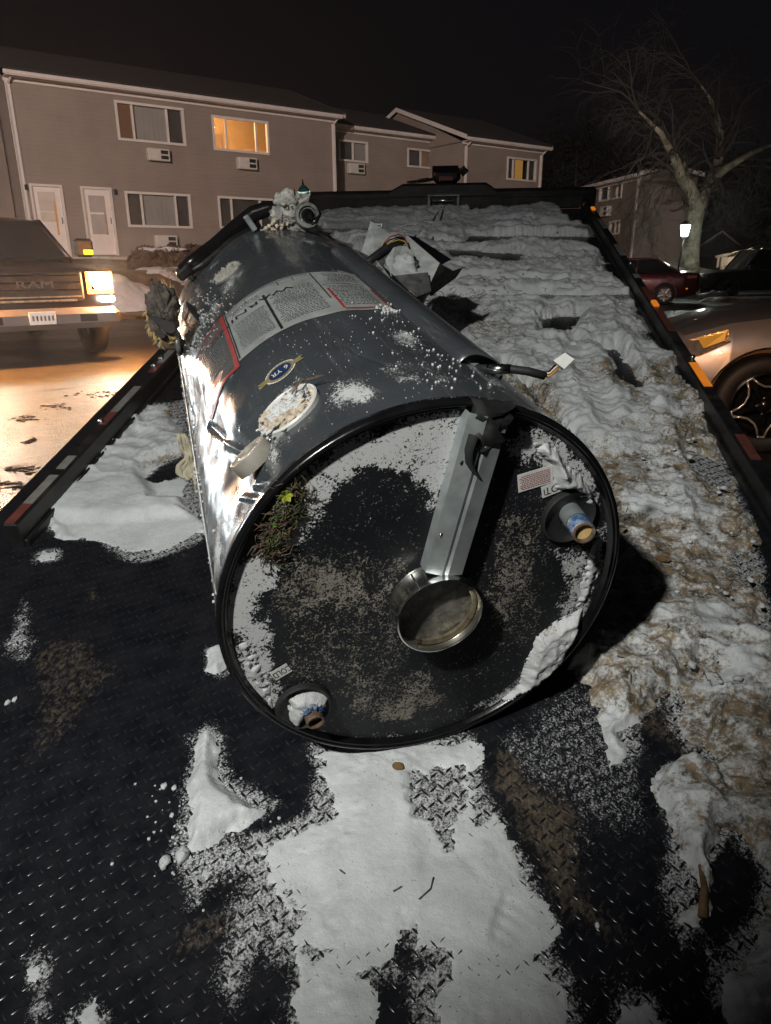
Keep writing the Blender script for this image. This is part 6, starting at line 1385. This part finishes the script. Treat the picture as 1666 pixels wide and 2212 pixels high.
def heading(pos, hx, hy):
    l = math.hypot(hx, hy); hx, hy = hx / l, hy / l; return Matrix(((hx, -hy, 0, pos[0]), (hy, hx, 0, pos[1]), (0, 0, 1, 0), (0, 0, 0, 1)))
def bx(par, name, c, d, mat, bev=.02, rot=None):
    m = MB(); m.box(c, d, rot, bev=bev); return m.build(name, M[mat] if isinstance(mat, str) else mat, par)
# ---- pickup truck facing us from the left
h_ = (math.sin(R_(38)), -math.cos(R_(38))); pn = hitz(88, 686, .62); M['ppaint'] = paint('dark_grey_truck_paint', (0.014, 0.011, 0.013), .3, .2)
fx, fy = float(pn[0]), float(pn[1])
pk = thing('pickup_truck', heading((fx - h_[0] * 3.15, fy - h_[1] * 3.15), *h_) @ Matrix.Scale(1.10, 4), 'dark pickup truck facing the bed from the left with glaring amber headlamps', 'pickup truck')
body = [(-2.9, .92, .55, 1.20), (-2.8, .98, .45, 1.22), (-.4, 1.0, .42, 1.24), (.95, 1.0, .42, 1.26), (1.2, 1.0, .42, 1.25), (2.3, .99, .42, 1.20), (2.62, .96, .42, 1.14), (2.78, .90, .45, 1.05)]
car_body(body, M['ppaint'], pk, (1.85, -1.75), .40, ncut=.07)
cabin(pk, (1.25, -.55), (.42, -.42), .90, .74, 1.24, 1.80, M['cglass'], M['ppaint'], (0, .5, 1))
for x in (1.85, -1.75):
    for sg in (-1, 1): wheel(pk, x, sg * .90, .40, sg, .23, 'plain', (M['zincd'], M['zincd']))
bx(pk, 'hood', (1.75, 0, 1.255), (1.05, 1.3, .05), M['ppaint'], .03); bx(pk, 'bed_cap', (-1.7, 0, 1.22), (2.2, 1.7, .03), 'black')
g_ = bx(pk, 'grille', (2.79, 0, .93), (.06, 1.16, .36), 'black', .05)
for i in range(4): bx(g_, 'grille_bar', (2.825, 0, .80 + i * .085), (.012, 1.08, .018), M['zincd'] if i == 0 else 'blacks', .004)
v, f = text_mesh('RAM', .115); m = MB(); m.add([(2.838, -p[0] * -1.9, .945 + p[1]) for p in v], f); m.add([(2.8385, -p[0] * -1.9 + .004, .945 + p[1]) for p in v], f); m.build('lettering', pm('dull_chrome', (.11, .105, .105), .45, .5), g_)
bx(pk, 'grille_chrome_strip', (2.83, 0, .755), (.02, .95, .025), 'zincd', .006)
M['bump'] = pm('dull_chrome_bumper', (0.30, 0.29, 0.29), 0.32, 0.6, .15, 4, .05)
m = MB(); m.box((2.84, 0, .54), (.24, 1.94, .25), bev=.07); bp = m.build('bumper', M['bump'], pk)
bx(bp, 'license_plate', (2.968, 0.0, .56), (.012, .31, .155), 'white', .004)
m = MB(); [m.box((2.976, -.11 + i * .045, .56), (.003, .022, .06)) for i in range(6)]; m.build('plate_print', M['inkb'] if False else M['zincd'], bp)
for sg in (-1, 1):
    bx(bp, 'fog_recess', (2.955, sg * .55, .545), (.02, .22, .10), 'black', .01)
M['hl_w'] = emis('headlamp_white', (1.0, .93, .70), 60); M['hl_a'] = emis('headlamp_amber', (1.0, .33, .03), 14); M['fogl'] = emis('fog_lamp', (.80, 1.0, .92), 22)
for sg in (-1, 1):
    hd = bx(pk, 'headlight', (2.72, sg * .80, .975), (.16, .32, .27), 'blacks', .04)
    m = MB(); m.sheet([(2.80, sg * .80 + y_, .975 + z_) for y_, z_ in ((-.13, .10), (.02, .115), (.10, .09), (.135, .0), (.12, -.085), (.0, -.10), (-.07, -.09), (-.12, -.02))], .02); m.v = [(2.80 + (abs(p[0] - 2.80)), p[1], p[2]) for p in m.v]; m.build('headlight_lens', M['hl_w'] if sg > 0 else M['hl_a'], hd)
    bx(hd, 'turn_signal', (2.786, sg * .79, .960), (.02, .33, .27), M['hl_a'], .05)
    bx(pk, 'fog_light', (2.86, sg * .84, .76), (.05, .19, .08), M['fogl'], .02)
    mr = bx(pk, 'mirror', (1.05, sg * 1.16, 1.42), (.14, .26, .26), 'black', .04)
    bx(mr, 'mirror_signal', (1.125, sg * 1.20, 1.36), (.02, .14, .07), emis('amber_signal%d' % sg, (1, .48, .02), 3.0), .01)
    bx(pk, 'fender_marker', (2.45, sg * .995, 1.0), (.08, .02, .03), 'amber', .005)
PK = pk.matrix_world
aim = Vector((-.6, 2.2, .55))
for sg, e, cl in ((1, 230, (.95, 1.0, .82)), (-1, 230, (.98, .97, .76))):
    p = PK @ Vector((2.90, sg * .80, .97)); lamp('pickup_headlamp', 'SPOT', p, aim + Vector((0, 0, 0)), e, cl, .09, 70, .6)
for sg in (-1, 1):
    p = PK @ Vector((2.86, sg * 1.02, 1.0)); lamp('turn_lamp', 'POINT', p, None, 430, (1, .36, .07), .06)
# ---- silver crossover at the right
M['silver'] = paint('silver_paint', (0.42, 0.41, 0.42), .30, .6); M['clad'] = pm('wheel_arch_cladding', (.012, .012, .012), .6)
hb = hitz(1648, 872, .335); hd_ = np.array([-.965, .26]); hd_ /= np.linalg.norm(hd_); nl = np.array([-hd_[1], hd_[0]])
org = np.array([hb[0], hb[1]]) - hd_ * 1.33 - nl * .80
sv = thing('silver_car', heading(org, *hd_), 'silver crossover car parked close on the right, its black and silver front wheel showing', 'car')
body = [(-2.2, .70, .45, .95), (-2.1, .82, .30, .98), (-1.5, .88, .22, 1.0), (.9, .895, .22, .99), (1.1, .895, .22, .975), (1.6, .885, .22, .90), (1.9, .83, .24, .80), (2.08, .70, .28, .70), (2.17, .50, .32, .62)]
car_body(body, M['silver'], sv, (1.33, -1.33), .335, ncut=.055); cabin(sv, (.95, -2.0), (.2, -1.6), .83, .64, .98, 1.52, M['cglass'], M['silver'], (0, .35, .65, 1))
for x in (1.33, -1.33):
    for sg in (-1, 1):
        wheel(sv, x, sg * .785, .335, sg, .225, 'cross', (M['blacks'], M['blacks'], pm('machined_alloy%d%d' % (int(x > 0), sg), (.60, .60, .58), .3, .7)))
        m = MB(); Mx = Matrix.Translation((x, sg * .893, .335)) @ Matrix.Rotation(R_(-90 * sg), 4, 'X'); m.lathe([(.385, -.02), (.385, .004), (.392, .010), (.44, .010), (.447, .004), (.447, -.03)], 40, Mx, a0=R_(-12) if sg > 0 else R_(-12), a1=R_(192), closed=False)
        if sg < 0: m.v = [(p[0], p[1], .67 - p[2]) if False else p for p in m.v]
        m.v = [p if True else p for p in m.v]; m.build('wheel_arch_trim', M['clad'], sv)
M['hlens'] = pm('headlight_clear', (.35, .34, .33), .12, .5, .3, 30, .3, 50)
for sg in (-1, 1):
    fr_ = lambda x, y, z: Vector((x, sg * y, z))
    m = MB(); m.add([fr_(1.62, .885, .835), fr_(1.86, .855, .76), fr_(2.04, .74, .665), fr_(2.00, .765, .60), fr_(1.78, .873, .66), fr_(1.60, .893, .76)], [(0, 1, 2, 3, 4, 5)]); m.v = [(p[0] + .012, p[1] + sg * .008, p[2]) for p in m.v]; hl_ = m.build('headlight', M['hlens'], sv)
    m = MB(); m.add([fr_(1.635, .90, .822), fr_(1.80, .882, .77), fr_(1.76, .886, .71), fr_(1.64, .903, .765)], [(0, 1, 2, 3)]); m.v = [(p[0] + .013, p[1] + sg * .012, p[2]) for p in m.v]; m.build('amber_reflector', emis('amber_reflector%d' % sg, (1, .40, .02), .35), hl_)  # amber reflector's returned light is put in as a weak glow
    bx(sv, 'side_marker', (1.98, sg * .83, .52), (.10, .02, .03), 'amber', .005)
q = sv.matrix_world @ Vector((2.3, 1.3, 1.0)); 
lamp('added_amber_spot', 'SPOT', bw(UR + .10, 2.9, .20), sv.matrix_world @ Vector((1.5, .6, .8)), 60, (1.0, .36, .06), .04, 52, .6)  # unseen amber spot, added to tint the silver car's fender
# ---- red sedan and black suv further back
M['red'] = paint('dark_red_paint', (0.085, 0.005, 0.014), .3, .2); M['blk'] = pm('black_paint', (0.002, 0.002, 0.002), .45, .0, .2, 3, 0, spec=.25)
hb = hitz(1436, 640, .30); hr = np.array([-.93, .36]); hr /= np.linalg.norm(hr); nl = np.array([-hr[1], hr[0]]); hb = hity(1436, 634, 24.2)
org = np.array([hb[0], hb[1]]) + hr * 1.35 - nl * .82
rc = thing('red_car', heading(org, *hr), 'dark red sedan parked beyond the right rail, rear wheel and tail lamp visible', 'car')
body = [(-2.35, .60, .42, .95), (-2.28, .78, .30, 1.0), (-1.9, .88, .22, 1.03), (-1.2, .91, .20, 1.0), (1.0, .91, .20, .95), (1.8, .88, .22, .85), (2.2, .75, .25, .72), (2.35, .5, .3, .62)]
car_body(body, M['red'], rc, (1.4, -1.35), .32, ncut=.05); cabin(rc, (.95, -1.75), (.15, -1.0), .82, .62, .98, 1.40, M['cglass'], M['red'], (0, .5, 1))
for x in (1.4, -1.35):
    for sg in (-1, 1): wheel(rc, x, sg * .80, .32, sg, .22, 'plain', (M['zincd'], M['zinc']))
M['tail'] = emis('red_reflector', (1, .05, .05), .22)  # reflectors are given a faint glow for the light they return
for sg in (-1, 1):
    bx(rc, 'tail_light', (-2.12, sg * .83, .86), (.30, .06, .12), pm('tail_lens%d' % sg, (.35, .08, .08), .15), .02); bx(rc, 'reflector', (-2.0, sg * .885, .50), (.06, .02, .04), M['amber'] if sg > 0 else M['tail'], .005); bx(rc, 'rear_reflector', (-2.32, sg * .62, .42), (.03, .10, .05), M['tail'], .01)
    bx(rc, 'fuel_door', (-1.45, sg * .905, .80), (.15, .01, .15), M['red'], .004)
bx(rc, 'license_plate', (-2.365, 0, .80), (.02, .32, .16), 'gold', .004); bx(rc, 'antenna_fin', (-.95, 0, 1.49), (.16, .03, .06), 'black', .01); bx(rc, 'rear_bumper', (-2.30, 0, .48), (.12, 1.45, .2), M['red'], .05)
hb = hity(1560, 648, 26.5); org = np.array([hb[0] + 1.75, hb[1] + .95])
bs = thing('black_car', heading(org, -.99, .06), 'black boxy utility vehicle parked at the right edge beyond the red car', 'car')
body = [(-2.4, .80, .45, 1.02), (-2.3, .92, .35, 1.06), (1.0, .94, .32, 1.06), (1.9, .92, .35, 1.0), (2.3, .82, .4, .92), (2.4, .6, .45, .85)]
car_body(body, M['blk'], bs, (1.45, -1.45), .37, ncut=.05); cabin(bs, (1.0, -2.34), (.55, -2.28), .88, .80, 1.05, 1.70, M['cglass'], M['blk'], (0, .3, .62, 1))
for x in (1.45, -1.45):
    for sg in (-1, 1): wheel(bs, x, sg * .83, .37, sg, .22, 'plain', (M['blacks'], M['zincd']))
for sg in (-1, 1): 
    bx(bs, 'headlight', (2.30, sg * .72, .84), (.14, .22, .14), 'hlens', .03); bx(bs, 'mirror', (.85, sg * 1.0, 1.12), (.12, .16, .14), 'black', .03); bx(bs, 'door_handle', (.0, sg * .945, .93), (.16, .02, .025), 'steel', .005); bx(bs, 'door_handle', (-1.0, sg * .945, .93), (.16, .02, .025), 'steel', .005)
o = MB(); o.blob((11.6, 26.0, .12), (.5, .3, .22), 5, .4, 10); o = o.build('snow_lump', M['snowfar']); tag(o, 'small heap of snow between the red car and the black one', 'snow')
# ------------------------------------------------------------------ thin frozen haze over the lot
hz_ = MB(); hz_.box((10, 24, 5.5), (110, 66, 13.0)); t = NT('night_haze'); t.n.remove(t.b)
pv_ = t.n.new('ShaderNodeVolumePrincipled'); pv_.inputs['Color'].default_value = (.86, .86, .94, 1); pv_.inputs['Density'].default_value = HAZE; pv_.inputs['Anisotropy'].default_value = 0.75
t.l.new(pv_.outputs[0], t.out.inputs['Volume']); tag(hz_.build('haze', t.m), kind='stuff')
